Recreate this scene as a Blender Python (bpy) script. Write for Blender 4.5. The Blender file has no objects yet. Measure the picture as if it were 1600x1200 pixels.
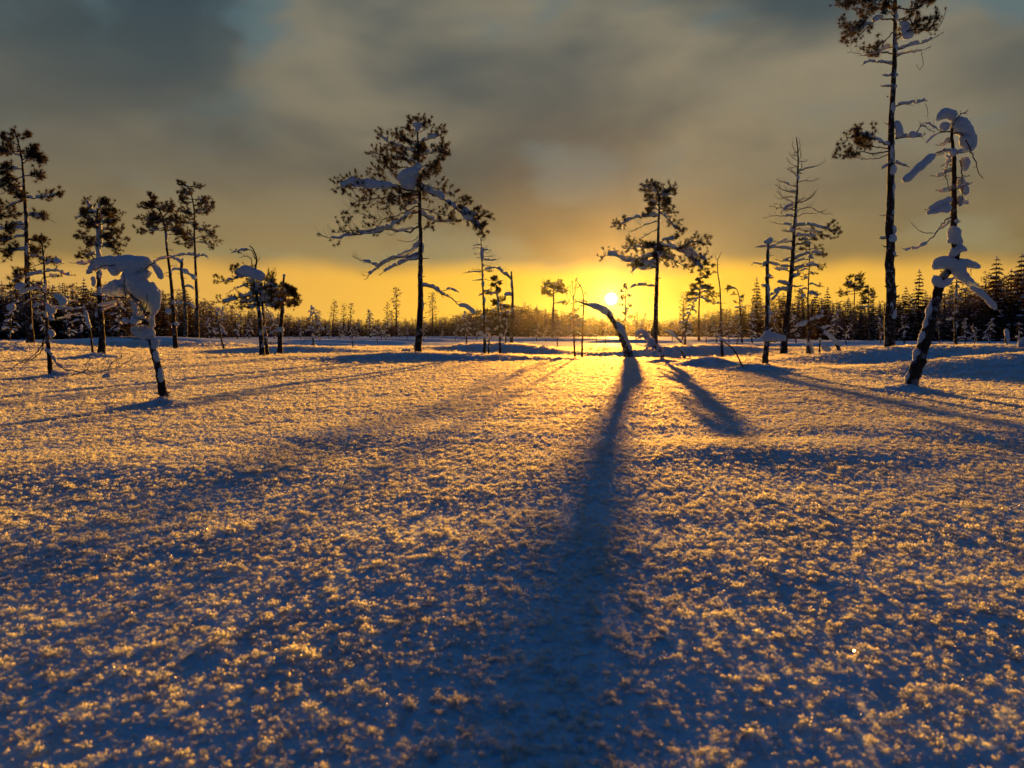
import bpy, math, random
import numpy as np
from mathutils import Vector, Matrix

# ---------------------------------------------------------------- camera, sky, sun, exposure
scene = bpy.context.scene
COL = scene.collection
F, HZ, CH = 1200.0, 524.0, 0.5          # focal length in photo pixels, horizon row, camera height
PITCH = math.atan((600 - HZ) / F)

cam_d = bpy.data.cameras.new('camera')
cam = bpy.data.objects.new('camera', cam_d)
COL.objects.link(cam)
cam_d.sensor_width = 36.0
cam_d.lens = 36.0 * F / 1600.0
cam_d.clip_start = 0.02
cam_d.clip_end = 6000
cam_d.dof.use_dof = True
cam_d.dof.focus_distance = 6.0
cam_d.dof.aperture_fstop = 8.0
cam.location = (0, 0, CH)
cam.rotation_euler = (math.pi / 2 - PITCH, 0, 0)
scene.camera = cam
CP, SP = math.cos(PITCH), math.sin(PITCH)


def ray(px, py):
    x, y = (px - 800) / F, (600 - py) / F
    return np.array([x, CP + y * SP, -SP + y * CP])


def P(px, py, Y):
    """world point seen at photo pixel (px, py), Y metres ahead of the camera"""
    d = ray(px, py)
    return np.array([0, 0, CH]) + d * (Y / d[1])


SUN = ray(955, 467)
SUN = SUN / np.linalg.norm(SUN)
SUN_EL = math.asin(SUN[2])
SUN_AZ = math.atan2(SUN[0], SUN[1])

sun_d = bpy.data.lights.new('sun', 'SUN')
sun_d.energy = 5.0
sun_d.angle = math.radians(0.42)
sun_d.color = (1.0, 0.445, 0.055)
sun = bpy.data.objects.new('sun', sun_d)
COL.objects.link(sun)
sun.rotation_euler = Vector((-SUN[0], -SUN[1], -SUN[2])).to_track_quat('-Z', 'Y').to_euler()

world = bpy.data.worlds.new('World')
scene.world = world
world.use_nodes = True


class NT:
    """small node-tree writer"""
    def __init__(s, tree):
        s.t = tree
        s.n = tree.nodes
        s.l = tree.links

    def node(s, kind, **kw):
        n = s.n.new(kind)
        for k, v in kw.items():
            setattr(n, k, v)
        return n

    def put(s, sock, v):
        if hasattr(v, 'is_linked') or isinstance(v, bpy.types.NodeSocket):
            s.l.new(v, sock)
        else:
            sock.default_value = v

    def m(s, op, *a, clamp=False):
        n = s.node('ShaderNodeMath', operation=op, use_clamp=clamp)
        for i, v in enumerate(a):
            s.put(n.inputs[i], v)
        return n.outputs[0]

    def vm(s, op, *a):
        n = s.node('ShaderNodeVectorMath', operation=op)
        for i, v in enumerate(a):
            s.put(n.inputs[i], v)
        return n.outputs[1] if op in ('DOT_PRODUCT', 'LENGTH') else n.outputs[0]

    def mr(s, v, a, b, c=0.0, d=1.0, smooth=True):
        n = s.node('ShaderNodeMapRange', interpolation_type='SMOOTHSTEP' if smooth else 'LINEAR')
        n.clamp = True
        for i, q in enumerate((v, a, b, c, d)):
            s.put(n.inputs[i], q)
        return n.outputs[0]

    def mix(s, f, a, b, blend='MIX'):
        n = s.node('ShaderNodeMix', data_type='RGBA', blend_type=blend)
        s.put(n.inputs[0], f)
        for i, q in ((6, a), (7, b)):
            s.put(n.inputs[i], q if not isinstance(q, tuple) or len(q) == 4 else (*q, 1))
        return n.outputs[2]

    def ramp(s, v, stops, interp='LINEAR'):
        n = s.node('ShaderNodeValToRGB')
        n.color_ramp.interpolation = interp
        e = n.color_ramp.elements
        while len(e) < len(stops):
            e.new(0.5)
        for q, (p, c) in zip(e, stops):
            q.position = p
            q.color = (*c, 1)
        s.put(n.inputs[0], v)
        return n.outputs[0]

    def noise(s, vec, scale, detail=2.0, rough=0.5, dist=0.0):
        n = s.node('ShaderNodeTexNoise')
        s.put(n.inputs['Vector'], vec)
        n.inputs['Scale'].default_value = scale
        n.inputs['Detail'].default_value = detail
        n.inputs['Roughness'].default_value = rough
        n.inputs['Distortion'].default_value = dist
        return n.outputs[0]


SKYOFF = (8.3238, 8.5375, 8.0319)             # slides the cloud pattern


def build_sky():
    w = NT(world.node_tree)
    bg = world.node_tree.nodes['Background']
    D = w.node('ShaderNodeTexCoord').outputs['Generated']
    D = w.vm('NORMALIZE', D)
    sep = w.node('ShaderNodeSeparateXYZ')
    w.put(sep.inputs[0], D)
    X, Y, Z = sep.outputs
    el = w.m('MULTIPLY', w.m('ARCSINE', Z), 57.2958)             # degrees above the horizon
    cs = w.vm('DOT_PRODUCT', D, tuple(SUN))
    ang = w.m('MULTIPLY', w.m('ARCCOSINE', w.m('MINIMUM', cs, 0.9999999)), 57.2958)
    az = w.m('MULTIPLY', w.m('ABSOLUTE', w.m('SUBTRACT', w.m('ARCTAN2', X, Y), SUN_AZ)), 57.2958)
    az = w.m('MINIMUM', az, w.m('SUBTRACT', 360.0, az))

    sky = w.node('ShaderNodeTexSky', sky_type='NISHITA')
    sky.sun_disc = False
    sky.sun_elevation = SUN_EL
    sky.sun_rotation = SUN_AZ
    sky.air_density = 1.2
    sky.dust_density = 1.5
    nis = w.vm('SCALE', sky.outputs[0])
    world.node_tree.nodes[-1].inputs[3].default_value = 0.06
    # the clear strip between the cloud deck and the horizon, glowing round the sun
    strip = w.ramp(w.m('DIVIDE', az, 180.0), [(0.0, (0.98, 0.57, 0.045)), (0.06, (0.93, 0.51, 0.055)), (0.14, (0.80, 0.43, 0.075)), (0.23, (0.62, 0.36, 0.10)),
                                               (0.45, (0.30, 0.20, 0.12)), (1.0, (0.05, 0.06, 0.10))])
    halo = w.m('EXPONENT', w.m('DIVIDE', w.m('MULTIPLY', ang, -1.0), 0.95))
    halo2 = w.m('EXPONENT', w.m('DIVIDE', w.m('MULTIPLY', ang, -1.0), 5.0))
    low = w.mr(el, 30.0, 0.0)
    clear = w.mix(low, nis, strip)
    # cloud deck: noise on a flat layer seen in perspective
    k = w.m('DIVIDE', 1.0, w.m('ADD', w.m('MAXIMUM', Z, 0.0), 0.14))
    comb = w.node('ShaderNodeCombineXYZ')
    w.put(comb.inputs[0], w.m('MULTIPLY', X, k))
    w.put(comb.inputs[1], w.m('MULTIPLY', Y, k))
    comb.inputs[2].default_value = 3.7
    pl = comb.outputs[0]
    mp = w.node('ShaderNodeMapping')
    mp.inputs['Location'].default_value = SKYOFF
    mp.inputs['Rotation'].default_value = (0, math.radians(24), math.radians(12))
    mp.inputs['Scale'].default_value = (1.0, 1.0, 2.1)
    w.put(mp.inputs[0], D)
    n1 = w.noise(mp.outputs[0], 2.9, 4.0, 0.46, 0.30)
    n2 = w.noise(mp.outputs[0], 5.6, 4.0, 0.48, 0.30)
    n3 = w.noise(pl, 1.1, 3.0, 0.5)
    E = w.m('DIVIDE', el, 90.0)
    deck = w.ramp(E, [(0.045, (0.28, 0.185, 0.060)), (0.08, (0.195, 0.145, 0.070)), (0.13, (0.128, 0.116, 0.086)), (0.19, (0.084, 0.097, 0.092)),
                      (0.25, (0.050, 0.078, 0.090)), (0.32, (0.030, 0.062, 0.088)), (0.45, (0.006, 0.062, 0.135)), (1.0, (0.002, 0.062, 0.152))])
    lightc = w.ramp(E, [(0.05, (0.36, 0.245, 0.09)), (0.12, (0.235, 0.195, 0.12)), (0.20, (0.275, 0.235, 0.155)), (0.28, (0.22, 0.205, 0.15)), (0.45, (0.02, 0.06, 0.12)), (1.0, (0.005, 0.04, 0.12))])
    lit = w.mix(w.m('MULTIPLY', w.m('MULTIPLY', w.mr(n1, 0.44, 0.66), w.mr(n2, 0.25, 0.60, 0.5, 1.0)), w.mr(az, 48.0, 6.0, 0.35, 1.0)), deck, lightc)
    dark = w.mix(w.m('MULTIPLY', w.mr(n1, 0.48, 0.30), 0.75), lit, w.vm('MULTIPLY', deck, (0.70, 0.78, 0.86)))
    gap = w.m('MULTIPLY', w.mr(n2, 0.48, 0.66), w.mr(n3, 0.42, 0.58))
    teal = w.ramp(E, [(0.06, (0.30, 0.25, 0.12)), (0.12, (0.15, 0.165, 0.14)), (0.18, (0.115, 0.165, 0.17)), (0.26, (0.075, 0.14, 0.165)), (0.36, (0.03, 0.085, 0.13)), (1.0, (0.004, 0.04, 0.12))])
    cloud = w.mix(w.m('MULTIPLY', gap, 0.8), dark, teal)
    # away from the sun the deck is lit only by the blue dusk sky
    back = w.vm('MULTIPLY', cloud, (0.08, 0.33, 0.80))
    cloud = w.mix(w.mr(az, 40.0, 120.0), cloud, back)
    wn = w.noise(D, 9.0, 2.0, 0.5)
    edge = w.m('ADD', el, w.m('MULTIPLY', w.m('SUBTRACT', wn, 0.5), 2.2))
    cov = w.mr(edge, 3.9, 5.7)
    col = w.mix(cov, clear, cloud)
    # aureole, light pillar in the ice crystals, and the disc itself
    pil = w.m('MULTIPLY', w.m('EXPONENT', w.m('MULTIPLY', w.m('POWER', w.m('DIVIDE', az, 0.75), 2.0), -1.0)), w.mr(el, 13.0, 2.0))
    add = w.vm('ADD', w.vm('SCALE', (1.0, 0.80, 0.35)), (0, 0, 0))
    s1 = w.node('ShaderNodeVectorMath', operation='SCALE'); s1.inputs[0].default_value = (1.0, 0.56, 0.16); w.put(s1.inputs[3], w.m('MULTIPLY', halo, 2.0))
    s2 = w.node('ShaderNodeVectorMath', operation='SCALE'); s2.inputs[0].default_value = (0.42, 0.20, 0.02); w.put(s2.inputs[3], w.m('MULTIPLY', halo2, 0.9))
    s3 = w.node('ShaderNodeVectorMath', operation='SCALE'); s3.inputs[0].default_value = (0.20, 0.085, 0.02); w.put(s3.inputs[3], w.m('MULTIPLY', pil, 0.55))
    s4 = w.node('ShaderNodeVectorMath', operation='SCALE'); s4.inputs[0].default_value = (9.0, 7.6, 4.4); w.put(s4.inputs[3], w.mr(ang, 0.52, 0.18))
    tot = w.vm('ADD', w.vm('ADD', col, s1.outputs[0]), w.vm('ADD', s2.outputs[0], w.vm('ADD', s3.outputs[0], s4.outputs[0])))
    w.put(bg.inputs[0], tot)
    bg.inputs[1].default_value = 0.42


build_sky()
vs = scene.view_settings
scene.display_settings.display_device = 'sRGB'
vs.view_transform = 'Standard'
vs.look = 'None'
vs.exposure = 1.3
vs.gamma = 1.0
vs.use_curve_mapping = False
cy = scene.cycles
cy.max_bounces = 6
cy.diffuse_bounces = 1
cy.glossy_bounces = 2
cy.transmission_bounces = 3
cy.volume_bounces = 0
cy.caustics_reflective = False
cy.caustics_refractive = False
cy.sample_clamp_indirect = 4.0

# ---------------------------------------------------------------- noise and small tools
rng = np.random.default_rng(7)


def perlin(x, y, seed=0):
    x = np.asarray(x, dtype=np.float64)
    y = np.asarray(y, dtype=np.float64)
    xi, yi = np.floor(x), np.floor(y)
    fx, fy = x - xi, y - yi
    xi, yi = xi.astype(np.int64), yi.astype(np.int64)

    def g(ix, iy, dx, dy):
        h = (ix * 374761393 + iy * 668265263 + seed * 974634533) & 0xffffffff
        h = ((h ^ (h >> 13)) * 1274126177) & 0xffffffff
        a = ((h ^ (h >> 16)) & 0xffff) * (2 * math.pi / 65536.0)
        return np.cos(a) * dx + np.sin(a) * dy
    u, v = fx * fx * fx * (fx * (fx * 6 - 15) + 10), fy * fy * fy * (fy * (fy * 6 - 15) + 10)
    a = g(xi, yi, fx, fy)
    b = g(xi + 1, yi, fx - 1, fy)
    c = g(xi, yi + 1, fx, fy - 1)
    d = g(xi + 1, yi + 1, fx - 1, fy - 1)
    return (a + (b - a) * u) * (1 - v) + (c + (d - c) * u) * v


def gx(px, Y):
    return (px - 800) / F * Y * (1 / (CP + 0.06 * SP))


# snow mounds: photo column of the centre, distance, half widths across and along, height, turn, sharpness
MOUNDS = [(1530, 13.4, 3.3, 1.6, 0.32, -55, 1.3), (1760, 9.9, 2.6, 1.5, 0.29, -14, 1.3),
          (700, 16.6, 3.0, 1.1, 0.10, 6, 1.4), (640, 16.0, 1.2, 0.8, 0.05, 6, 1.2),
          (790, 29, 2.3, 1.7, 0.26, 0, 1.2), (1065, 28, 2.7, 1.3, 0.24, 0, 1.3), (455, 23.5, 2.3, 1.3, 0.17, 0, 1.2),
          (60, 33, 8.0, 4.0, 0.30, 0, 1.5), (290, 36, 4.0, 4.0, 0.28, 0, 1.4), (-120, 26, 5, 3, 0.3, 0, 1.4),
          (385, 42, 4, 3, 0.3, 0, 1.4), (560, 44, 4, 2, 0.25, 0, 1.4), (500, 36, 2.5, 1.5, 0.16, 0, 1.4), (610, 60, 7, 3, 0.30, 0, 1.4),
          (860, 70, 8, 2.5, 0.30, 0, 1.4), (980, 52, 4, 1.6, 0.2, 0, 1.3), (1145, 36, 2.0, 1.0, 0.16, 0, 1.3), (1235, 34, 3, 1.2, 0.16, 0, 1.3),
          (1160, 60, 6, 2, 0.25, 0, 1.3), (700, 95, 14, 4, 0.4, 0, 1.3), (1340, 44, 5, 2, 0.2, 0, 1.3),
          (1110, 13.0, 0.42, 0.30, 0.105, 0, 1.0), (1180, 10.9, 0.34, 0.24, 0.075, 0, 1.0), (1035, 14.4, 0.35, 0.25, 0.08, 0, 1.0),
          (1235, 2.95, 0.55, 0.30, 0.022, 0, 1.2), (560, 3.4, 0.7, 0.4, 0.016, 10, 1.2), (230, 2.6, 0.6, 0.35, 0.016, 0, 1.2), (1500, 3.6, 0.8, 0.5, 0.02, 0, 1.2),
          (256, 5.16, 0.12, 0.11, 0.05, 0, 0.8), (1416, 6.65, 0.22, 0.16, 0.06, 0, 0.8), (80, 8.9, 0.2, 0.2, 0.04, 0, 0.8), (150, 16.8, 0.4, 0.4, 0.12, 0, 0.9),
          (1100, 13.2, 0.6, 0.3, 0.05, 0, 1.0), (985, 25.0, 0.5, 0.3, 0.05, 0, 0.9), (1196, 11.1, 0.25, 0.2, 0.035, 0, 0.8)]


def H(x, y):
    x = np.asarray(x, dtype=np.float64)
    y = np.asarray(y, dtype=np.float64)
    r = np.hypot(x, y)
    z = 0.0045 * perlin(x / 1.6, y / 0.9, 3) * np.clip(r / 2, 0.2, 1) + 0.007 * perlin(x / 4.5, y / 2.2, 4) * np.clip(r / 4, 0, 1)
    z += 0.020 * perlin(x / 16.0, y / 8.0, 5) * np.clip((r - 4) / 12, 0, 1) + 0.07 * perlin(x / 50.0, y / 24.0, 6) * np.clip((r - 20) / 30, 0, 1)
    z += 0.0050 * perlin(x / 0.42, y / 0.36, 8) * np.exp(-r / 14)
    z += 0.07 * np.exp(-(r / 7.0) ** 2) - 0.022 * np.exp(-(r / 1.35) ** 2)      # low swell and dip under the camera, shaped to light mid-ground and shade the front
    z -= 0.25 * np.exp(-((x - 3.7) / 4.0) ** 2 - ((y - 25.5) / 7.0) ** 2)       # shallow hollow added to set the foot and shadow of the bent snag
    for (px, Y, rx, ry, h, a, q) in MOUNDS:
        cx = (px - 800) / F * Y
        c, s = math.cos(math.radians(a)), math.sin(math.radians(a))
        u, v = ((x - cx) * c + (y - Y) * s) / rx, (-(x - cx) * s + (y - Y) * c) / ry
        z += h * np.exp(-((u * u + v * v) ** q))
    return z


H0 = float(H(0.0, 0.0))


def ground(px, Y):
    x = (px - 800) / F * Y
    return np.array([x, Y, float(H(x, Y))])


def link_mesh(name, me, mat, parent=None, smooth=True):
    o = bpy.data.objects.new(name, me)
    COL.objects.link(o)
    if mat is not None and not me.materials:
        me.materials.append(mat)
    if parent is not None:
        o.parent = parent
    if smooth and len(me.polygons):
        me.polygons.foreach_set('use_smooth', np.ones(len(me.polygons), dtype=bool))
    return o


def np_mesh(name, V, Fc):
    """mesh from a vertex array and an array of equal-sized faces"""
    V = np.asarray(V, dtype=np.float32)
    Fc = np.asarray(Fc, dtype=np.int32)
    me = bpy.data.meshes.new(name)
    n, k = Fc.shape
    me.vertices.add(len(V))
    me.vertices.foreach_set('co', V.ravel())
    me.loops.add(n * k)
    me.loops.foreach_set('vertex_index', Fc.ravel())
    me.polygons.add(n)
    me.polygons.foreach_set('loop_start', np.arange(0, n * k, k, dtype=np.int32))
    me.update(calc_edges=True)
    return me


class MB:
    """collects tubes, blobs and triangles into one mesh"""
    def __init__(s):
        s.V, s.Q, s.T, s.n = [], [], [], 0

    def add(s, V, Q=None, T=None):
        V = np.asarray(V, dtype=np.float64)
        if Q is not None and len(Q):
            s.Q.append(np.asarray(Q) + s.n)
        if T is not None and len(T):
            s.T.append(np.asarray(T) + s.n)
        s.V.append(V)
        s.n += len(V)

    def mesh(s, name, origin=(0, 0, 0)):
        V = np.concatenate(s.V) - np.asarray(origin)
        faces = [f for q in s.Q for f in q.tolist()] + [f for t in s.T for f in t.tolist()]
        me = bpy.data.meshes.new(name)
        me.from_pydata(V.tolist(), [], faces)
        return me

    def tri_mesh(s, name, origin=(0, 0, 0)):
        V = np.concatenate(s.V) - np.asarray(origin)
        T = list(s.T)
        for q in s.Q:
            T += [q[:, [0, 1, 2]], q[:, [0, 2, 3]]]
        return np_mesh(name, V, np.concatenate(T))


def norm(v):
    v = np.asarray(v, dtype=np.float64)
    return v / (np.linalg.norm(v) + 1e-12)


def smooth_line(pts, n):
    """Catmull-Rom through pts (any number of columns), n samples"""
    p = np.asarray(pts, dtype=np.float64)
    if len(p) == 2:
        t = np.linspace(0, 1, n)[:, None]
        return p[0] * (1 - t) + p[1] * t
    d = np.concatenate([[0], np.cumsum(np.linalg.norm(np.diff(p[:, :3], axis=0), axis=1) + 1e-9)])
    q = np.vstack([2 * p[0] - p[1], p, 2 * p[-1] - p[-2]])
    out = []
    for u in np.linspace(0, d[-1], n):
        i = min(max(np.searchsorted(d, u) - 1, 0), len(p) - 2)
        t = (u - d[i]) / (d[i + 1] - d[i])
        a, b, c, e = q[i], q[i + 1], q[i + 2], q[i + 3]
        out.append(0.5 * (2 * b + (c - a) * t + (2 * a - 5 * b + 4 * c - e) * t * t + (3 * b - a - 3 * c + e) * t ** 3))
    return np.array(out)


def tube(mb, pts, rad, sides=6, wob=0.0, seed=0, flat=1.0):
    """a closed tapering tube along pts"""
    p = np.asarray(pts, dtype=np.float64)
    n = len(p)
    rad = np.broadcast_to(np.asarray(rad, dtype=np.float64), (n,))
    tan = np.gradient(p, axis=0)
    tan /= np.linalg.norm(tan, axis=1)[:, None] + 1e-12
    up = np.array([0, 0, 1.0]) if abs(tan[0][2]) < 0.8 else np.array([0, 1.0, 0])
    a = norm(np.cross(tan[0], up))
    rings = []
    ang = np.linspace(0, 2 * math.pi, sides, endpoint=False)
    for i in range(n):
        a = norm(a - tan[i] * np.dot(a, tan[i]))
        b = np.cross(tan[i], a)
        r = rad[i]
        rr = r * np.ones(sides)
        if wob:
            rr = r * (1 + wob * perlin(ang * 1.3 + seed * 7.1, np.full(sides, i * 0.61 + seed * 3.3), seed))
        rings.append(p[i] + np.outer(np.cos(ang) * rr, a) + np.outer(np.sin(ang) * rr, b) * flat)
    V = np.concatenate(rings + [p[:1], p[-1:]])
    i, j = np.meshgrid(np.arange(n - 1), np.arange(sides), indexing='ij')
    i, j = i.ravel(), j.ravel()
    k = (j + 1) % sides
    Q = np.stack([i * sides + j, i * sides + k, (i + 1) * sides + k, (i + 1) * sides + j], 1)
    js = np.arange(sides)
    ks = (js + 1) % sides
    c0, c1 = n * sides, n * sides + 1
    T = np.concatenate([np.stack([np.full(sides, c0), ks, js], 1), np.stack([np.full(sides, c1), (n - 1) * sides + js, (n - 1) * sides + ks], 1)])
    mb.add(V, Q, T)


def snow_roll(mb, pts, rad, seed=0, sides=10, lump=0.35):
    """a rounded, lumpy roll of snow along pts"""
    L = np.sum(np.linalg.norm(np.diff(np.asarray(pts), axis=0), axis=1))
    n = int(np.clip(L / (np.mean(rad) * 0.45) + 5, 7, 46))
    q = smooth_line(np.column_stack([pts, np.broadcast_to(rad, (len(pts),))]), n)
    t = np.linspace(0, 1, n)
    end = np.mean(rad) * 1.1 / max(L, 1e-6)
    cap = np.sqrt(np.clip(1 - (1 - np.clip(np.minimum(t, 1 - t) / max(end, 1e-3), 0, 1)) ** 2, 0.0, 1)) * 0.97 + 0.03
    lumps = 1 + lump * perlin(t * L / (np.mean(rad) * 2.6) + seed * 3.7, np.full(n, seed * 1.9), seed) * 1.6
    p = q[:, :3].copy()
    p[0] -= (p[1] - p[0]) * 0.2
    tube(mb, p, np.maximum(q[:, 3], 1e-4) * cap * lumps, sides, 0.30, seed)


def ico():
    t = (1 + 5 ** 0.5) / 2
    v = np.array([(-1, t, 0), (1, t, 0), (-1, -t, 0), (1, -t, 0), (0, -1, t), (0, 1, t), (0, -1, -t), (0, 1, -t), (t, 0, -1), (t, 0, 1), (-t, 0, -1), (-t, 0, 1)], dtype=float)
    f = np.array([(0, 11, 5), (0, 5, 1), (0, 1, 7), (0, 7, 10), (0, 10, 11), (1, 5, 9), (5, 11, 4), (11, 10, 2), (10, 7, 6), (7, 1, 8), (3, 9, 4), (3, 4, 2), (3, 2, 6), (3, 6, 8), (3, 8, 9), (4, 9, 5), (2, 4, 11), (6, 2, 10), (8, 6, 7), (9, 8, 1)])
    return v / np.linalg.norm(v[0]), f


ICO = ico()


def ico_sub(k):
    v, f = ICO
    v = [tuple(q) for q in v]
    f = f.tolist()
    for _ in range(k):
        mid, nf = {}, []

        def g(a, b):
            key = (min(a, b), max(a, b))
            if key not in mid:
                m = norm(np.array(v[a]) + np.array(v[b]))
                v.append(tuple(m))
                mid[key] = len(v) - 1
            return mid[key]
        for a, b, c in f:
            x, y, z = g(a, b), g(b, c), g(c, a)
            nf += [(a, x, z), (b, y, x), (c, z, y), (x, y, z)]
        f = nf
    return np.array(v), np.array(f)


ICO2 = ico_sub(2)
ICO1 = ico_sub(1)


def blob(mb, c, r, seed=0, src=None, lump=0.3):
    v, f = src or ICO2
    r = np.broadcast_to(np.asarray(r, dtype=float), (3,))
    k = 1 + lump * (perlin(v[:, 0] * 1.7 + seed, v[:, 1] * 1.7 + v[:, 2] * 1.1, seed) + 0.6 * perlin(v[:, 2] * 3.1 + seed, v[:, 0] * 3.1 - v[:, 1], seed + 1))
    mb.add(np.asarray(c) + v * k[:, None] * r, None, f)


def tufts(mb, C, D, size, n=14, seed=0, core=True):
    """bursts of needles at the points C along the directions D"""
    if not len(C):
        return
    r = np.random.default_rng(seed)
    C, D = np.asarray(C, dtype=float), np.asarray(D, dtype=float)
    size = np.broadcast_to(size, (len(C),))
    k = len(C)
    d = r.normal(size=(k, n, 3))
    d /= np.linalg.norm(d, axis=2)[..., None]
    d += 0.45 * D[:, None, :]
    d /= np.linalg.norm(d, axis=2)[..., None]
    s = (size[:, None] * r.uniform(0.7, 1.3, (k, n)))[..., None]
    side = np.cross(d, r.normal(size=(k, n, 3)))
    side /= np.linalg.norm(side, axis=2)[..., None] + 1e-9
    b = C[:, None, :] - D[:, None, :] * size[:, None, None] * r.uniform(0, 0.9, (k, n, 1))
    w = s * 0.042
    V = np.stack([b - side * w, b + side * w, b + d * s + side * w * 0.4, b + d * s - side * w * 0.4], 2).reshape(-1, 3)
    mb.add(V, np.arange(len(V)).reshape(-1, 4))
    if core:
        o = np.array([(1, 0, 0), (-1, 0, 0), (0, 1, 0), (0, -1, 0), (0, 0, 1), (0, 0, -1)], dtype=float)
        of = np.array([(0, 2, 4), (2, 1, 4), (1, 3, 4), (3, 0, 4), (2, 0, 5), (1, 2, 5), (3, 1, 5), (0, 3, 5)])
        jit = r.uniform(0.26, 0.46, (k, 6, 1))
        V = (C[:, None, :] - D[:, None, :] * size[:, None, None] * 0.25) + o[None] * size[:, None, None] * jit
        T = (of[None] + (np.arange(k) * 6)[:, None, None]).reshape(-1, 3)
        mb.add(V.reshape(-1, 3), None, T)


def tag(o, label=None, cat=None, group=None, kind=None):
    for k, v in (('label', label), ('category', cat), ('group', group), ('kind', kind)):
        if v:
            o[k] = v
    return o


# ---------------------------------------------------------------- materials
def new_mat(name):
    m = bpy.data.materials.new(name)
    m.use_nodes = True
    m.node_tree.nodes.clear()
    w = NT(m.node_tree)
    out = w.node('ShaderNodeOutputMaterial')
    return m, w, out


def mat_snow(name, base, rad, scale, bump=0.0, bscale=40.0, rough=0.6, spec=0.35, sss=1.0):
    m, w, out = new_mat(name)
    p = w.node('ShaderNodeBsdfPrincipled')
    p.inputs['Base Color'].default_value = (*base, 1)
    p.inputs['Roughness'].default_value = rough
    p.inputs['Specular IOR Level'].default_value = spec
    p.inputs['Subsurface Weight'].default_value = sss
    p.inputs['Subsurface Radius'].default_value = rad
    p.inputs['Subsurface Scale'].default_value = scale
    if bump:
        g = w.node('ShaderNodeNewGeometry').outputs['Position']
        n = w.noise(g, bscale, 4.0, 0.65)
        b = w.node('ShaderNodeBump')
        b.inputs['Strength'].default_value = 1.0
        b.inputs['Distance'].default_value = bump
        w.put(b.inputs['Height'], n)
        w.put(p.inputs['Normal'], b.outputs[0])
    w.put(out.inputs[0], p.outputs[0])
    return m


M = {}
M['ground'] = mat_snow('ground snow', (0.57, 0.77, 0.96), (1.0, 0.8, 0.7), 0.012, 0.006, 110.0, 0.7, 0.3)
M['tree_snow'] = mat_snow('snow on trees', (0.74, 0.83, 0.95), (1.0, 0.72, 0.5), 0.018, 0.030, 55.0, 0.75, 0.2)
M['far_snow'] = mat_snow('snow on far trees', (0.8, 0.85, 0.92), (1, 1, 1), 0.0, 0.0, 1.0, 0.8, 0.1, 0.0)


def mat_frost():
    m, w, out = new_mat('hoar frost crystals')
    d = w.node('ShaderNodeBsdfDiffuse'); d.inputs[0].default_value = (0.58, 0.77, 0.95, 1)
    t = w.node('ShaderNodeBsdfTranslucent'); t.inputs[0].default_value = (0.84, 0.80, 0.66, 1)
    g = w.node('ShaderNodeBsdfGlossy'); g.inputs[0].default_value = (0.9, 0.9, 0.9, 1); g.inputs[1].default_value = 0.32
    a = w.node('ShaderNodeMixShader'); a.inputs[0].default_value = 0.62
    w.put(a.inputs[1], d.outputs[0]); w.put(a.inputs[2], t.outputs[0])
    f = w.node('ShaderNodeBsdfRefraction'); f.inputs[0].default_value = (0.95, 0.78, 0.50, 1); f.inputs[1].default_value = 0.75; f.inputs[2].default_value = 1.12
    e = w.node('ShaderNodeMixShader'); e.inputs[0].default_value = 0.06
    w.put(e.inputs[1], a.outputs[0]); w.put(e.inputs[2], f.outputs[0])
    b = w.node('ShaderNodeMixShader'); b.inputs[0].default_value = 0.07
    w.put(b.inputs[1], e.outputs[0]); w.put(b.inputs[2], g.outputs[0])
    w.put(out.inputs[0], b.outputs[0])
    return m


M['frost'] = mat_frost()


def mat_bark(name, c0, c1, c2, scale, frost=0.25):
    m, w, out = new_mat(name)
    p = w.node('ShaderNodeBsdfPrincipled')
    g = w.node('ShaderNodeTexCoord').outputs['Object']
    mp = w.node('ShaderNodeMapping'); mp.inputs['Scale'].default_value = (1, 1, 0.3); w.put(mp.inputs[0], g)
    n = w.noise(mp.outputs[0], scale, 5.0, 0.65)
    n2 = w.noise(g, scale * 0.35, 4.0, 0.6)
    col = w.ramp(n, [(0.3, c0), (0.55, c1), (0.75, c2)])
    geo = w.node('ShaderNodeNewGeometry')
    sp = w.node('ShaderNodeSeparateXYZ'); w.put(sp.inputs[0], geo.outputs['Normal'])
    fr = w.m('MULTIPLY', w.mr(n2, 0.54, 0.62), frost)
    up = w.m('MULTIPLY', w.mr(sp.outputs[2], 0.25, 0.8), min(1.0, frost * 2))
    col = w.mix(w.m('MAXIMUM', fr, up), col, (0.72, 0.77, 0.86))
    w.put(p.inputs['Base Color'], col)
    p.inputs['Roughness'].default_value = 0.9
    p.inputs['Specular IOR Level'].default_value = 0.2
    b = w.node('ShaderNodeBump'); b.inputs['Distance'].default_value = 0.02
    w.put(b.inputs['Height'], n); w.put(p.inputs['Normal'], b.outputs[0])
    w.put(out.inputs[0], p.outputs[0])
    return m


M['bark'] = mat_bark('pine bark', (0.018, 0.013, 0.011), (0.055, 0.036, 0.026), (0.12, 0.075, 0.05), 26.0, 0.35)
M['twig'] = mat_bark('twig bark', (0.020, 0.013, 0.009), (0.05, 0.032, 0.022), (0.10, 0.065, 0.045), 40.0, 0.30)
M['dead'] = mat_bark('weathered dead wood', (0.03, 0.026, 0.024), (0.085, 0.07, 0.058), (0.17, 0.14, 0.115), 30.0, 0.55)


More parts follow.
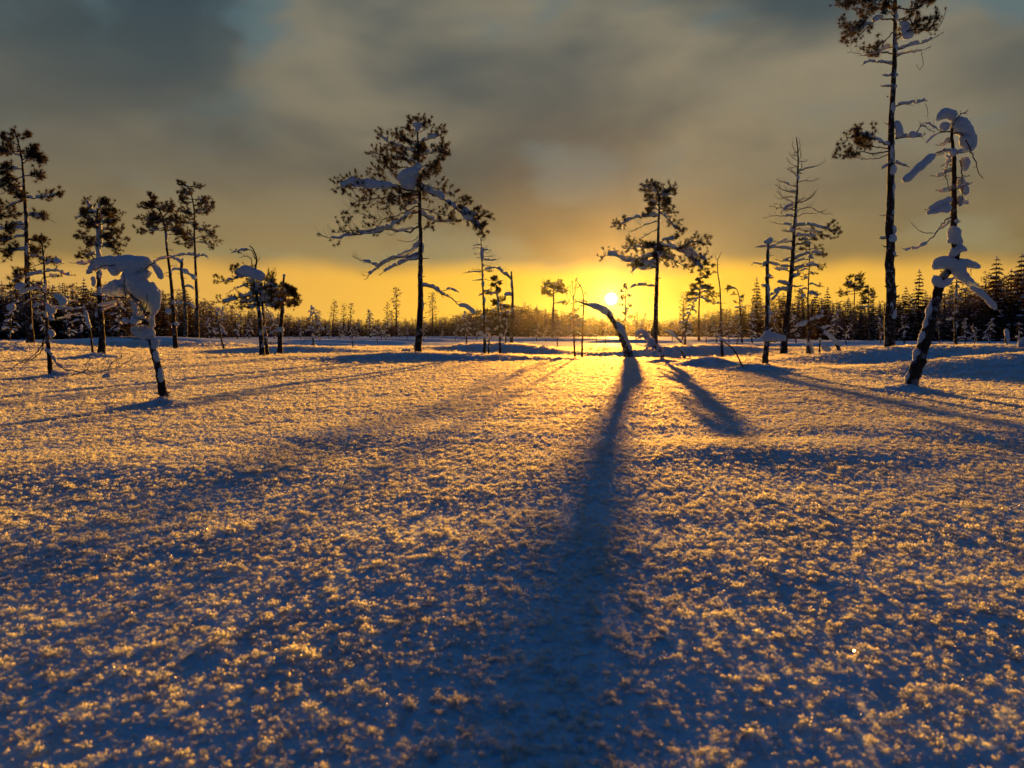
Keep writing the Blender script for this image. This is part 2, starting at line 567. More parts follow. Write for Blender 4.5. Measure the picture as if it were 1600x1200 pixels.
def mat_needles(name, c0, c1, tr, frost):
    m, w, out = new_mat(name)
    geo = w.node('ShaderNodeNewGeometry')
    n = w.noise(geo.outputs['Position'], 7.0, 3.0, 0.6)
    col = w.mix(n, c0, c1)
    sp = w.node('ShaderNodeSeparateXYZ'); w.put(sp.inputs[0], geo.outputs['Normal'])
    up = w.mr(w.m('ABSOLUTE', sp.outputs[2]), 0.35, 0.95)
    n2 = w.noise(geo.outputs['Position'], 3.0, 2.0, 0.5)
    f = w.m('MULTIPLY', w.m('MULTIPLY', up, w.mr(n2, 0.38, 0.62)), frost)
    col = w.mix(f, col, (0.70, 0.75, 0.84))
    d = w.node('ShaderNodeBsdfDiffuse'); w.put(d.inputs[0], col)
    t = w.node('ShaderNodeBsdfTranslucent'); t.inputs[0].default_value = (*tr, 1)
    a = w.node('ShaderNodeMixShader'); a.inputs[0].default_value = 0.35
    w.put(a.inputs[1], d.outputs[0]); w.put(a.inputs[2], t.outputs[0])
    w.put(out.inputs[0], a.outputs[0])
    return m


M['needles'] = mat_needles('pine needles', (0.030, 0.030, 0.016), (0.062, 0.046, 0.026), (0.080, 0.058, 0.022), 0.25)
M['far_needles'] = mat_needles('far needles', (0.022, 0.028, 0.018), (0.042, 0.040, 0.026), (0.05, 0.03, 0.012), 0.16)

# ---------------------------------------------------------------- the snow-covered bog
def build_ground():
    th = np.concatenate([np.linspace(-math.pi, -0.82, 46, endpoint=False), np.linspace(-0.82, 0.82, 560, endpoint=False), np.linspace(0.82, math.pi, 46, endpoint=False)])
    r = [0.22]
    while r[-1] < 1600:
        r.append(r[-1] * (1.0075 if r[-1] < 40 else 1.03))
    r = np.array(r)
    R, T = np.meshgrid(r, th, indexing='ij')
    x, y = R * np.sin(T), R * np.cos(T)
    z = H(x, y)
    near = np.exp(-R / 5.0)
    z += near * (0.0022 * perlin(x / 0.085, y / 0.085, 11) + 0.0030 * perlin(x / 0.034, y / 0.034, 12))
    V = np.stack([x, y, z], 2).reshape(-1, 3)
    nr, nt = len(r), len(th)
    i, j = np.meshgrid(np.arange(nr - 1), np.arange(nt), indexing='ij')
    k = (j + 1) % nt
    Q = np.stack([i * nt + j, i * nt + k, (i + 1) * nt + k, (i + 1) * nt + j], 2).reshape(-1, 4)
    V = np.vstack([V, [[0, 0, H0]]])
    c = len(V) - 1
    j = np.arange(nt)
    cap = np.stack([np.full(nt, c), (j + 1) % nt, j, j], 1)
    me = np_mesh('snow_ground', V, Q)
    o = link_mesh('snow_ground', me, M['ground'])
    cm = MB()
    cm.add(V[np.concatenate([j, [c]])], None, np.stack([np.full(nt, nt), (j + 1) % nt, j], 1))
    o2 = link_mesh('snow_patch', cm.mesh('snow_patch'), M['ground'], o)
    tag(o, 'wind-smoothed snow covering the open bog', None, None, 'structure')
    return o


GROUND = build_ground()


def build_frost():
    """hoar frost: small clusters of ice plates standing on the snow, thinning in detail with distance"""
    hid = bpy.data.collections.new('frost crystal kinds')
    r = np.random.default_rng(21)
    for v in range(10):
        n = 54
        d = r.normal(size=(n, 3)); d[:, 2] = np.abs(d[:, 2]) * 0.9 + 0.15
        d /= np.linalg.norm(d, axis=1)[:, None]
        c = d * r.uniform(0.15, 1.0, (n, 1)) * np.array([1, 1, 0.75])
        ax = norm_rows(np.cross(r.normal(size=(n, 3)), d) + 0.3 * r.normal(size=(n, 3)))
        ay = norm_rows(d + 0.6 * r.normal(size=(n, 3)))
        s = r.uniform(0.09, 0.25, (n, 1))
        V = np.stack([c - ax * s * 0.55, c + ay * s * 0.2 - ax * s * 0.15 + ay * s * -0.9, c + ax * s * 0.6, c + ay * s * 0.95], 1).reshape(-1, 3)
        me = np_mesh('frost_crystal', V, np.arange(n * 4).reshape(-1, 4))
        me.materials.append(M['frost'])
        o = bpy.data.objects.new('frost_crystal', me)
        hid.objects.link(o)
    gm, gw, gout = new_mat('ice glint')
    gg = gw.node('ShaderNodeBsdfGlossy'); gg.inputs[0].default_value = (1, 1, 1, 1); gg.inputs[1].default_value = 0.10
    gd = gw.node('ShaderNodeBsdfDiffuse'); gd.inputs[0].default_value = (0.7, 0.8, 0.92, 1)
    gx_ = gw.node('ShaderNodeMixShader'); gx_.inputs[0].default_value = 0.45
    gw.put(gx_.inputs[1], gd.outputs[0]); gw.put(gx_.inputs[2], gg.outputs[0])
    gw.put(gout.inputs[0], gx_.outputs[0])
    me = np_mesh('ice_plate', [(-0.05, -0.04, 0.72), (0.05, -0.04, 0.735), (0.055, 0.04, 0.79), (-0.04, 0.045, 0.78)], [(0, 1, 2, 3)])
    me.materials.append(gm)
    hid.objects.link(bpy.data.objects.new('ice_plate', me))
    pts, sc = [], []

    def scatter(r0, r1, a, spacing, size=0.62, lo=-0.95):
        area = a * (r1 * r1 - r0 * r0)
        n = int(area / spacing ** 2)
        rr = np.sqrt(r.uniform(r0 * r0, r1 * r1, n))
        t = r.uniform(-a, a, n)
        x, y = rr * np.sin(t), rr * np.cos(t)
        dens = perlin(x / (spacing * 2.6), y / (spacing * 2.6), 31) + 0.7 * perlin(x / (spacing * 9), y / (spacing * 9), 32) + 0.5 * perlin(x / 0.5, y / 0.35, 33)
        keep = (r.uniform(lo, lo + 1.4, n) < dens) & (np.abs(x) < 0.80 * np.maximum(y, 0) + 1.3) & (y > -0.7)
        x, y, dens = x[keep], y[keep], dens[keep]
        z = H(x, y) + np.exp(-np.hypot(x, y) / 5.0) * (0.0022 * perlin(x / 0.085, y / 0.085, 11) + 0.0030 * perlin(x / 0.034, y / 0.034, 12))
        s = spacing * size * np.exp(r.normal(0, 0.35, len(x))) * (1 + 0.5 * np.clip(dens, -0.6, 0.8))
        pts.append(np.stack([x, y, z + 0.15 * s], 1))
        sc.append(s)
    scatter(0.30, 0.9, math.pi, 0.0066, 0.60, -0.84)
    scatter(0.9, 1.8, math.pi, 0.0074, 0.60, -0.84)
    scatter(1.8, 3.0, math.pi, 0.0088, 0.60, -0.84)
    scatter(0.30, 3.2, math.pi, 0.0082, 0.30, -1.9)
    b = 3.0
    while b < 32:
        scatter(b, b * 1.25, 1.0 if b < 6 else 0.75, b * (0.0027 if b < 6 else 0.0025), 0.60 if b < 6 else 0.52, -0.88)
        b *= 1.25
    p = np.concatenate(pts); s = np.concatenate(sc)
    me = bpy.data.meshes.new('hoar_frost')
    me.vertices.add(len(p))
    me.vertices.foreach_set('co', p.astype(np.float32).ravel())
    a = me.attributes.new('size', 'FLOAT', 'POINT'); a.data.foreach_set('value', s.astype(np.float32))
    e = np.stack([r.uniform(-0.3, 0.3, len(p)), r.uniform(-0.3, 0.3, len(p)), r.uniform(0, 6.28, len(p))], 1)
    a = me.attributes.new('turn', 'FLOAT_VECTOR', 'POINT'); a.data.foreach_set('vector', e.astype(np.float32).ravel())
    me.materials.append(M['frost'])
    o = bpy.data.objects.new('hoar_frost', me)
    COL.objects.link(o)
    tag(o, 'hoar frost crystals standing all over the snow', None, None, 'stuff')
    g = bpy.data.node_groups.new('frost on points', 'GeometryNodeTree')
    g.interface.new_socket('Geometry', in_out='INPUT', socket_type='NodeSocketGeometry')
    g.interface.new_socket('Geometry', in_out='OUTPUT', socket_type='NodeSocketGeometry')
    N = g.nodes
    gi, go = N.new('NodeGroupInput'), N.new('NodeGroupOutput')
    ip, ci = N.new('GeometryNodeInstanceOnPoints'), N.new('GeometryNodeCollectionInfo')
    ci.inputs[0].default_value = hid
    ci.inputs[1].default_value = True
    ci.inputs[2].default_value = True
    a1, a2 = N.new('GeometryNodeInputNamedAttribute'), N.new('GeometryNodeInputNamedAttribute')
    a1.data_type = 'FLOAT'; a1.inputs[0].default_value = 'size'
    a2.data_type = 'FLOAT_VECTOR'; a2.inputs[0].default_value = 'turn'
    er = N.new('FunctionNodeEulerToRotation')
    L = g.links
    L.new(gi.outputs[0], ip.inputs['Points']); L.new(ci.outputs[0], ip.inputs['Instance'])
    ip.inputs['Pick Instance'].default_value = True
    L.new(a2.outputs[0], er.inputs[0]); L.new(er.outputs[0], ip.inputs['Rotation'])
    L.new(a1.outputs[0], ip.inputs['Scale']); L.new(ip.outputs[0], go.inputs[0])
    md = o.modifiers.new('frost', 'NODES')
    md.node_group = g
    print('frost clusters', len(p))


def norm_rows(a):
    return a / (np.linalg.norm(a, axis=1)[:, None] + 1e-9)


build_frost()

# ---------------------------------------------------------------- trees
GA = 2.39996


class Tree:
    """one tree: an Empty at its foot that parents trunk, branches (> needles, snow_cap) and snow"""
    def __init__(s, name, label, cat, px, Y, group=None, seed=1, bark='bark', twig='twig', sink=0.06):
        s.Y, s.px, s.seed = Y, px, seed
        s.r = np.random.default_rng(seed * 101 + 5)
        s.o = ground(px, Y)
        s.root = bpy.data.objects.new(name, None)
        s.root.empty_display_size = 0.3
        COL.objects.link(s.root)
        s.root.location = s.o
        tag(s.root, label, cat, group)
        s.bark, s.twig = M[bark], M[twig]
        s.k = Y / F
        s.sink = sink
        s.nb = 0

    def part(s, name, mb, mat, parent=None, stuff=False, label=None):
        me = mb.mesh(name, s.o) if not stuff else mb.tri_mesh(name, s.o)
        o = link_mesh(name, me, mat, parent or s.root, smooth=not stuff)
        if stuff:
            o['kind'] = 'stuff'
        if label:
            o['label'] = label
        return o

    def pix(s, pts, dz=0.0, y0=0.0):
        """photo pixels -> world points, drifting dz metres in depth towards the tip"""
        n = len(pts)
        return np.array([P(p[0], p[1], s.Y + y0 + dz * (i / max(n - 1, 1)) ** 1.2) for i, p in enumerate(pts)])

    def trunk(s, pts, w0, w1, knots=0, wob=0.16, flare=1.25, crust=None):
        """pts from foot to top in photo pixels, widths in pixels"""
        p = s.pix(pts)
        p[0] = s.o - np.array([0, 0, s.sink])
        n = max(14, len(pts) * 5)
        q = smooth_line(p, n)
        t = np.linspace(0, 1, n)
        rad = (w0 + (w1 - w0) * t ** 0.9) * 0.5 * s.k
        rad = rad * (1 + (flare - 1) * np.exp(-t * n / 1.6))
        q[:, 0] += 0.10 * rad * s.r.normal(size=n) * (t < 0.98)
        mb = MB()
        tube(mb, q, rad, 9, wob, s.seed)
        for i in range(knots):
            u = s.r.uniform(0.05, 0.93)
            j = int(u * (n - 1))
            a = s.r.uniform(0, 6.28)
            d = np.array([math.cos(a), math.sin(a), s.r.uniform(-0.2, 0.5)])
            L = min(rad[j] * s.r.uniform(1.6, 4.0), 3.2 * s.k * s.r.uniform(0.8, 2.0))
            tube(mb, [q[j], q[j] + d * (rad[j] + L * 0.5), q[j] + d * (rad[j] + L) + np.array([0, 0, 0.2 * L])], [rad[j] * 0.22, rad[j] * 0.16, rad[j] * 0.06], 5)
        s.tr = s.part('trunk', mb, s.bark)
        s.q, s.rad = q, rad
        if crust:
            n_, r_, side = crust
            sb = MB()
            for i in range(n_):
                j = int(s.r.uniform(0.03, 0.9) * (n - 1))
                a = side + s.r.normal(0, 0.9)
                d = np.array([math.cos(a), math.sin(a), 0])
                z = r_ * s.k * s.r.uniform(0.6, 1.25)
                blob(sb, q[j] + d * rad[j] * 0.62, (z * 0.75, z * 0.75, z * s.r.uniform(1.2, 3.2)), s.seed * 7 + i, ICO2, 0.55)
            s.part('snow_crust', sb, M['tree_snow'], s.tr)['kind'] = 'stuff'
        return s

    def at_h(s, z):
        """trunk point and radius at photo row z"""
        rows = np.array([CH + (HZ - z) / F * s.Y])
        j = int(np.argmin(np.abs(s.q[:, 2] - rows[0])))
        return s.q[j], s.rad[j]

    def limb(s, p, r0, r1, tw=6, tl=0.3, tuft=0.0, tp=1.0, up=0.5, dead=0, snow=None, t0=0.3, label=None, wild=0.8, multi=3, snow_up=0.75):
        """a branch along the world points p with its twigs, needles and snow"""
        r = s.r
        s.nb += 1
        L = np.sum(np.linalg.norm(np.diff(p, axis=0), axis=1))
        n = int(np.clip(len(p) * 4, 8, 22))
        q = smooth_line(p, n)
        t = np.linspace(0, 1, n)
        q[1:-1] += r.normal(size=(n - 2, 3)) * L * 0.008
        rad = r0 + (r1 - r0) * t ** 0.8
        mb, C, D = MB(), [], []
        tube(mb, q, rad, 6, 0.12, s.seed + s.nb)
        tan = np.gradient(q, axis=0)
        tan /= np.linalg.norm(tan, axis=1)[:, None] + 1e-9

        def twig(b, d, l, upc, rr, tf):
            u = np.linspace(0, 1, 5)[:, None]
            w = b + d * l * u + np.array([0, 0, 1.0]) * upc * l * u ** 2 + r.normal(size=(5, 3)) * l * 0.04 * u
            tube(mb, w, np.linspace(rr, rr * 0.35, 5), 4)
            if tf:
                e = norm(w[-1] - w[-2])
                C.append(w[-1]); D.append(e)
                for _ in range(multi - 1):
                    if r.random() < tp:
                        j = r.integers(2, 5)
                        dd = norm(e * 0.7 + r.normal(size=3) * 0.7 + np.array([0, 0, 0.3]))
                        b2 = w[j]
                        e2 = b2 + dd * tuft * r.uniform(0.9, 2.0)
                        tube(mb, [b2, (b2 + e2) / 2, e2], [rr * 0.5, rr * 0.4, rr * 0.3], 3)
                        C.append(e2); D.append(dd)
            return w
        for i in range(tw):
            u = t0 + (1 - t0) * (i + r.random()) / max(tw, 1)
            j = min(int(u * (n - 1)), n - 1)
            perp = norm(np.cross(tan[j], r.normal(size=3)))
            d = norm(tan[j] * 0.75 + perp * wild + np.array([0, 0, 0.25 * up]))
            l = tl * L * r.uniform(0.45, 1.15) * (1.15 - 0.45 * u)
            twig(q[j], d, l, up * r.uniform(0.3, 1.0), max(rad[j] * 0.5, r1 * 0.8), tuft > 0 and r.random() < tp)
        for i in range(dead):
            u = r.uniform(0.15, 0.98)
            j = int(u * (n - 1))
            d = norm(tan[j] * 0.8 + norm(np.cross(tan[j], r.normal(size=3))) * 0.7 + np.array([0, 0, -0.55]))
            l = tl * L * r.uniform(0.4, 1.0)
            w = twig(q[j], d, l, 0.75, max(rad[j] * 0.35, r1 * 0.6), False)
            if r.random() < 0.6:
                twig(w[2], norm(w[3] - w[2] + r.normal(size=3) * 0.4 * l / 4), l * 0.5, 0.4, max(rad[j] * 0.22, r1 * 0.4), False)
        if tuft:
            C.append(q[-1]); D.append(tan[-1])
        o = s.part('branch', mb, s.twig, label=label)
        if C and tuft:
            nm = MB()
            tufts(nm, np.array(C), np.array(D), tuft * r.uniform(0.75, 1.2, len(C)), 36, s.seed * 77 + s.nb)
            s.part('needles', nm, M['needles'], o, True)
        if snow:
            rs, a, b = snow
            ia, ib = int(a * (n - 1)), max(int(b * (n - 1)), int(a * (n - 1)) + 3)
            sb = MB()
            seg = q[ia:ib + 1].copy()
            rr_ = rad[ia:ib + 1]
            m = len(seg)
            k, u = 0, 0.0
            total = np.sum(np.linalg.norm(np.diff(seg, axis=0), axis=1))
            while u < 0.97:
                l = min(r.uniform(0.22, 0.75) if total > 9 * rs else 1.0, 1.0 - u)
                uu = np.linspace(u, u + l, 7)
                pp = np.stack([np.interp(uu * (m - 1), np.arange(m), seg[:, c]) for c in range(3)], 1)
                br = np.interp(uu * (m - 1), np.arange(m), rr_)
                f = r.uniform(0.65, 1.2)
                sr = rs * f * r.uniform(0.7, 1.2, 7) * (1.05 - 0.25 * uu)
                pp[:, 2] += br * 0.6 + sr * (snow_up - 0.1)
                if l * total > rs * 0.8:
                    snow_roll(sb, pp, sr, s.seed * 13 + s.nb + k, 9, 0.55)
                k += 1
                u += l + r.uniform(0.0, 0.07)
            if not sb.n:
                snow_roll(sb, seg, rs * np.ones(m), s.seed * 13 + s.nb, 9, 0.5)
            s.part('snow_cap', sb, M['tree_snow'], o)
        return o

    def b(s, pts, w=(2.2, 0.9), dz=None, tl=0.3, tuft=0.0, snow=None, y0=0.0, **kw):
        """a branch given in photo pixels; tuft and snow radius in pixels too"""
        L = sum(math.dist(a, c) for a, c in zip(pts, pts[1:])) * s.k
        if dz is None:
            dz = s.r.uniform(-0.45, 0.45) * L
        p = s.pix(pts, dz, y0)
        if snow:
            snow = (snow[0] * s.k, snow[1], snow[2])
        return s.limb(p, w[0] * 0.5 * s.k, w[1] * 0.5 * s.k, tl=tl, tuft=tuft * s.k, snow=snow, **kw)

    def auto(s, n, rt, rb, Lt, Lb, rise=0.1, sag=0.25, tuft=0.0, snow=0.0, psnow=0.5, w=(1.8, 0.7), az=None, mid=None, ring=0.0, **kw):
        """n branches round the trunk between photo rows rt (top) and rb, lengths in pixels"""
        for i in range(n):
            u = (i + s.r.uniform(0.1, 0.9)) / n
            row = rt + (rb - rt) * u
            p0, rr = s.at_h(row)
            L = (Lt + (Lb - Lt) * u) if mid is None else (Lt + (mid - Lt) * u * 2 if u < 0.5 else mid + (Lb - mid) * (u - 0.5) * 2)
            L *= s.k * s.r.uniform(0.65, 1.2)
            a = i * GA + s.r.normal(0, 0.3) + s.seed if az is None else az + s.r.uniform(-ring, ring)
            h = np.array([math.cos(a), math.sin(a), 0])
            side = np.array([-h[1], h[0], 0]) * s.r.normal(0, 0.12)
            rs = rise + s.r.normal(0, 0.10)
            pts = [p0, p0 + (h + side) * L * 0.35 + np.array([0, 0, rs * L * 0.5]), p0 + (h + side * 2) * L * 0.7 + np.array([0, 0, (rs * 0.8 - sag * 0.35) * L]),
                   p0 + h * L + np.array([0, 0, (rs - sag * 0.5 + 0.1) * L])]
            sn = (snow * s.k * s.r.uniform(0.7, 1.3), s.r.uniform(0.05, 0.3), s.r.uniform(0.6, 0.98)) if snow and s.r.random() < psnow else None
            s.limb(np.array(pts), w[0] * 0.5 * s.k, w[1] * 0.5 * s.k, tuft=tuft * s.k, snow=sn, **kw)

    def load(s, chains, name='snow_load', voxel=None, lump=0.25, parent=None, label=None, dz=0.0):
        """snow masses: chains of (px, py, radius px[, depth shift in m]), fused into one lump"""
        mb = MB()
        for ci, ch in enumerate(chains):
            p = np.array([P(c[0], c[1], s.Y + dz + (c[3] if len(c) > 3 else 0.0)) for c in ch])
            rad = np.array([c[2] * s.k for c in ch])
            if len(ch) == 1:
                blob(mb, p[0], (rad[0], rad[0] * 0.9, rad[0]), s.seed + ci, ICO2, lump)
            else:
                snow_roll(mb, p, rad, s.seed * 3 + ci, 12, lump)
        o = s.part(name, mb, M['tree_snow'], parent)
        if name == 'snow_crust':
            o['kind'] = 'stuff'
        if label:
            o['label'] = label
        v = voxel or max(0.004, 1.1 * s.k)
        fuse(o, v, s.seed)
        return o


def fuse(o, voxel, seed=0, amp=0.42, it=3):
    """melt the pieces of a snow mass into one skin and roughen it"""
    md = o.modifiers.new('fuse', 'REMESH')
    md.mode = 'VOXEL'
    md.voxel_size = voxel
    sm = o.modifiers.new('soften', 'SMOOTH')
    sm.iterations = it
    sm.factor = 0.5
    dg = bpy.context.evaluated_depsgraph_get()
    me = bpy.data.meshes.new_from_object(o.evaluated_get(dg))
    o.modifiers.clear()
    mat = o.data.materials[0]
    o.data = me
    if not me.materials:
        me.materials.append(mat)
    n = len(me.vertices)
    if not n:
        return
    co = np.empty(n * 3, dtype=np.float32)
    me.vertices.foreach_get('co', co)
    co = co.reshape(-1, 3)
    nr = np.empty(n * 3, dtype=np.float32)
    me.vertices.foreach_get('normal', nr)
    nr = nr.reshape(-1, 3)
    f = 1 / (voxel * 9)
    d = perlin(co[:, 0] * f + seed, co[:, 2] * f + co[:, 1] * f * 0.7, seed) + 0.5 * perlin(co[:, 1] * f * 2.3, co[:, 2] * f * 2.3 + co[:, 0] * f, seed + 3)
    f *= 3.4
    d = d + 0.55 * perlin(co[:, 0] * f - co[:, 1] * f * 0.6, co[:, 2] * f + seed, seed + 9)
    co = co + nr * (d * voxel * amp * 2.2)[:, None]
    me.vertices.foreach_set('co', co.astype(np.float32).ravel())
    me.polygons.foreach_set('use_smooth', np.ones(len(me.polygons), dtype=bool))
    me.update()


def single(name, label, cat, px, Y, build, mat, group=None):
    """a thing that is one mesh"""
    o3 = ground(px, Y)
    mb = MB()
    build(mb, o3)
    o = link_mesh(name, mb.mesh(name, o3), mat)
    o.location = o3
    tag(o, label, cat, group)
    return o


def hero_big_pine():
    t = Tree('bog_pine', 'large spreading bog pine with blue snow slabs, tallest tree left of the setting sun', 'pine tree', 653, 18.6, seed=3)
    t.trunk([(653, 553), (655, 520), (657, 470), (657, 420), (657, 370), (655.5, 294), (653, 225), (652, 195)], 11.5, 2.4, knots=16, crust=(20, 3.0, 0.5))
    T = 4.0
    # crown top
    for p in ([(652, 203), (646, 195), (641, 189)], [(652, 202), (653, 193), (650, 186)], [(653, 203), (661, 196), (665, 189)], [(653, 208), (665, 202), (674, 195)], [(652, 207), (643, 203), (635, 200)]):
        t.b(p, (1.6, 0.8), tw=5, tl=0.5, tuft=T, multi=3)
    t.load([[(645, 197, 3), (652, 195, 4), (662, 197, 3)], [(648, 204, 2.5), (656, 202, 3)]], 'snow_load', dz=-0.03)
    t.b([(653, 222), (668, 218), (684, 213), (693, 206)], (2.2, 1), tw=12, tl=0.35, tuft=T, snow=(3.2, 0.15, 0.85))
    t.b([(653, 243), (670, 240), (688, 235), (699, 243)], (2.2, 1), tw=13, tl=0.35, tuft=T, snow=(3.0, 0.1, 0.6), dead=2)
    t.b([(652, 238), (632, 232), (610, 224), (592, 211)], (2.6, 1), tw=16, tl=0.3, tuft=T, snow=(3.6, 0.1, 0.95))
    t.b([(652, 230), (640, 222), (626, 216), (620, 207)], (2, 1), tw=9, tl=0.35, tuft=T, snow=(2.5, 0.1, 0.6))
    t.b([(653, 255), (628, 250), (603, 245), (586, 238)], (2.8, 1), tw=20, tl=0.33, tuft=T, snow=(3.6, 0.05, 0.6), dead=3)
    t.b([(653, 262), (632, 262), (608, 262), (590, 264)], (2.6, 1), tw=20, tl=0.33, tuft=T, dead=4)
    t.b([(654, 262), (668, 258), (680, 252), (690, 240), (698, 226)], (2, 1), tw=13, tl=0.3, tuft=T)
    t.b([(654, 275), (668, 270), (680, 263), (684, 255)], (2, 1), tw=10, tl=0.35, tuft=T)
    t.b([(655, 284), (636, 284), (618, 272), (605, 262)], (2, 1), tw=12, tl=0.35, tuft=T)
    # the wide left bough with its slab of snow
    ob = t.b([(655, 299), (635, 296), (600, 291), (560, 286), (526, 294)], (4.2, 1.2), dz=-0.5, tw=34, tl=0.22, tuft=T, snow=(4.5, 0.08, 0.96), dead=8, up=0.25)
    t.load([[(532, 288, 3.5), (550, 285, 6), (575, 287, 6.5), (600, 289, 6), (615, 290, 4)]], 'snow_cap', parent=ob, dz=-0.3)
    t.b([(655, 303), (630, 306), (600, 308), (570, 312), (548, 318)], (3.2, 1), dz=0.6, tw=26, tl=0.25, tuft=T, dead=10, up=0.3)
    t.b([(655, 300), (640, 303), (622, 310), (600, 318)], (2.6, 1), dz=-0.9, tw=18, tl=0.28, tuft=T, dead=6)
    t.load([[(619, 281, 5), (634, 275, 10), (646, 270, 12), (655, 266, 10)], [(625, 288, 6), (640, 287, 9), (652, 282, 9)], [(648, 262, 8), (660, 259, 6)]], 'snow_load', dz=-0.22, label='broad blue slab of snow filling the crown')
    # right boughs
    t.b([(657, 297), (680, 306), (700, 316), (716, 330), (734, 344), (752, 358)], (4.2, 1.4), dz=-0.4, tw=22, tl=0.18, tuft=T, t0=0.45, snow=(5.2, 0.03, 0.6), dead=6)
    t.b([(716, 330), (730, 335), (745, 338), (764, 338)], (2.2, 1), y0=-0.25, tw=14, tl=0.35, tuft=T, snow=(4.5, 0.1, 0.7))
    t.b([(722, 336), (736, 346), (748, 356), (757, 368)], (2.2, 1), y0=-0.3, tw=14, tl=0.35, tuft=T, snow=(5.5, 0.1, 0.8), dead=5)
    t.b([(712, 326), (724, 320), (735, 313)], (1.8, 0.9), y0=-0.2, tw=8, tl=0.4, tuft=T)
    t.b([(656, 286), (676, 293), (695, 301), (710, 306)], (2.2, 0.9), dz=0.8, tw=15, tl=0.3, tuft=T * 0.9, dead=4)
    t.b([(657, 334), (674, 343), (694, 347), (714, 344)], (3.2, 1.1), dz=0.5, tw=10, tl=0.25, tuft=T, t0=0.6, snow=(3.4, 0.03, 0.9), dead=4)
    t.b([(657, 325), (672, 329), (688, 335), (694, 333)], (2, 0.8), dz=-0.6, tw=9, tl=0.35, tuft=T, dead=3)
    t.b([(657, 358), (666, 356), (676, 354)], (1.6, 0.8), tw=5, tl=0.5, tuft=T)
    # lower left boughs
    t.b([(655, 322), (628, 333), (600, 341), (575, 337), (556, 330)], (2.4, 0.7), dz=0.7, tw=16, tl=0.25, tuft=T * 0.9, tp=0.7, dead=16)
    t.b([(655, 332), (635, 338), (612, 352), (590, 358), (565, 362), (530, 358)], (3.0, 0.9), dz=-0.6, tw=16, tl=0.2, tuft=T, tp=0.75, t0=0.5, snow=(2.4, 0.1, 0.85), dead=12)
    t.b([(656, 353), (634, 360), (604, 361), (566, 366), (532, 372), (512, 372), (498, 366)], (3.4, 0.8), dz=0.4, tw=16, tl=0.16, tuft=T, tp=0.6, t0=0.5, snow=(2.5, 0.05, 0.9), dead=14)
    t.b([(656, 365), (648, 375), (636, 378), (622, 375)], (1.4, 0.5), tw=3, tl=0.3, dead=4)
    for p, sn in (([(655, 382), (636, 397), (606, 408), (588, 420), (569, 437)], 3.0), ([(655, 403), (633, 409), (612, 418), (592, 430)], 3.0), ([(655, 396), (634, 402), (606, 405), (590, 418)], 2.6)):
        t.b(p, (3.0, 0.9), tw=6, tl=0.2, snow=(sn, 0.03, 0.9), dead=6)
    t.b([(592, 420), (582, 412), (566, 407), (553, 402), (550, 398)], (1.8, 0.6), y0=0.1, tw=8, tl=0.3, snow=(1.8, 0.05, 0.6), dead=5)
    t.b([(658, 404), (664, 404), (670, 404)], (2.2, 1.0), tw=1, tl=0.4)
    t.b([(658, 447), (676, 450), (692, 460), (702, 464), (716, 475), (728, 479), (742, 492)], (3.2, 0.9), dz=-0.7, tw=5, tl=0.12, snow=(3.6, 0.02, 0.5), dead=3)
    t.load([[(716, 477, 2.5), (726, 477, 3.6), (735, 482, 3.6), (743, 490, 2.6)]], 'snow_cap', dz=-0.62)
    t.b([(690, 455), (703, 452), (717, 457)], (1.4, 0.7), y0=-0.35, tw=3, tl=0.3, snow=(1.5, 0.3, 1))
    t.auto(9, 215, 330, 26, 60, tuft=T, w=(2, 0.9), tw=12, tl=0.3, dead=3, snow=2.6, psnow=0.5, az=math.pi / 2, ring=0.9)
    t.auto(6, 215, 330, 26, 50, tuft=T, w=(2, 0.9), tw=11, tl=0.3, dead=3, snow=2.6, psnow=0.5, az=-math.pi / 2, ring=0.9)
    return t


hero_big_pine()


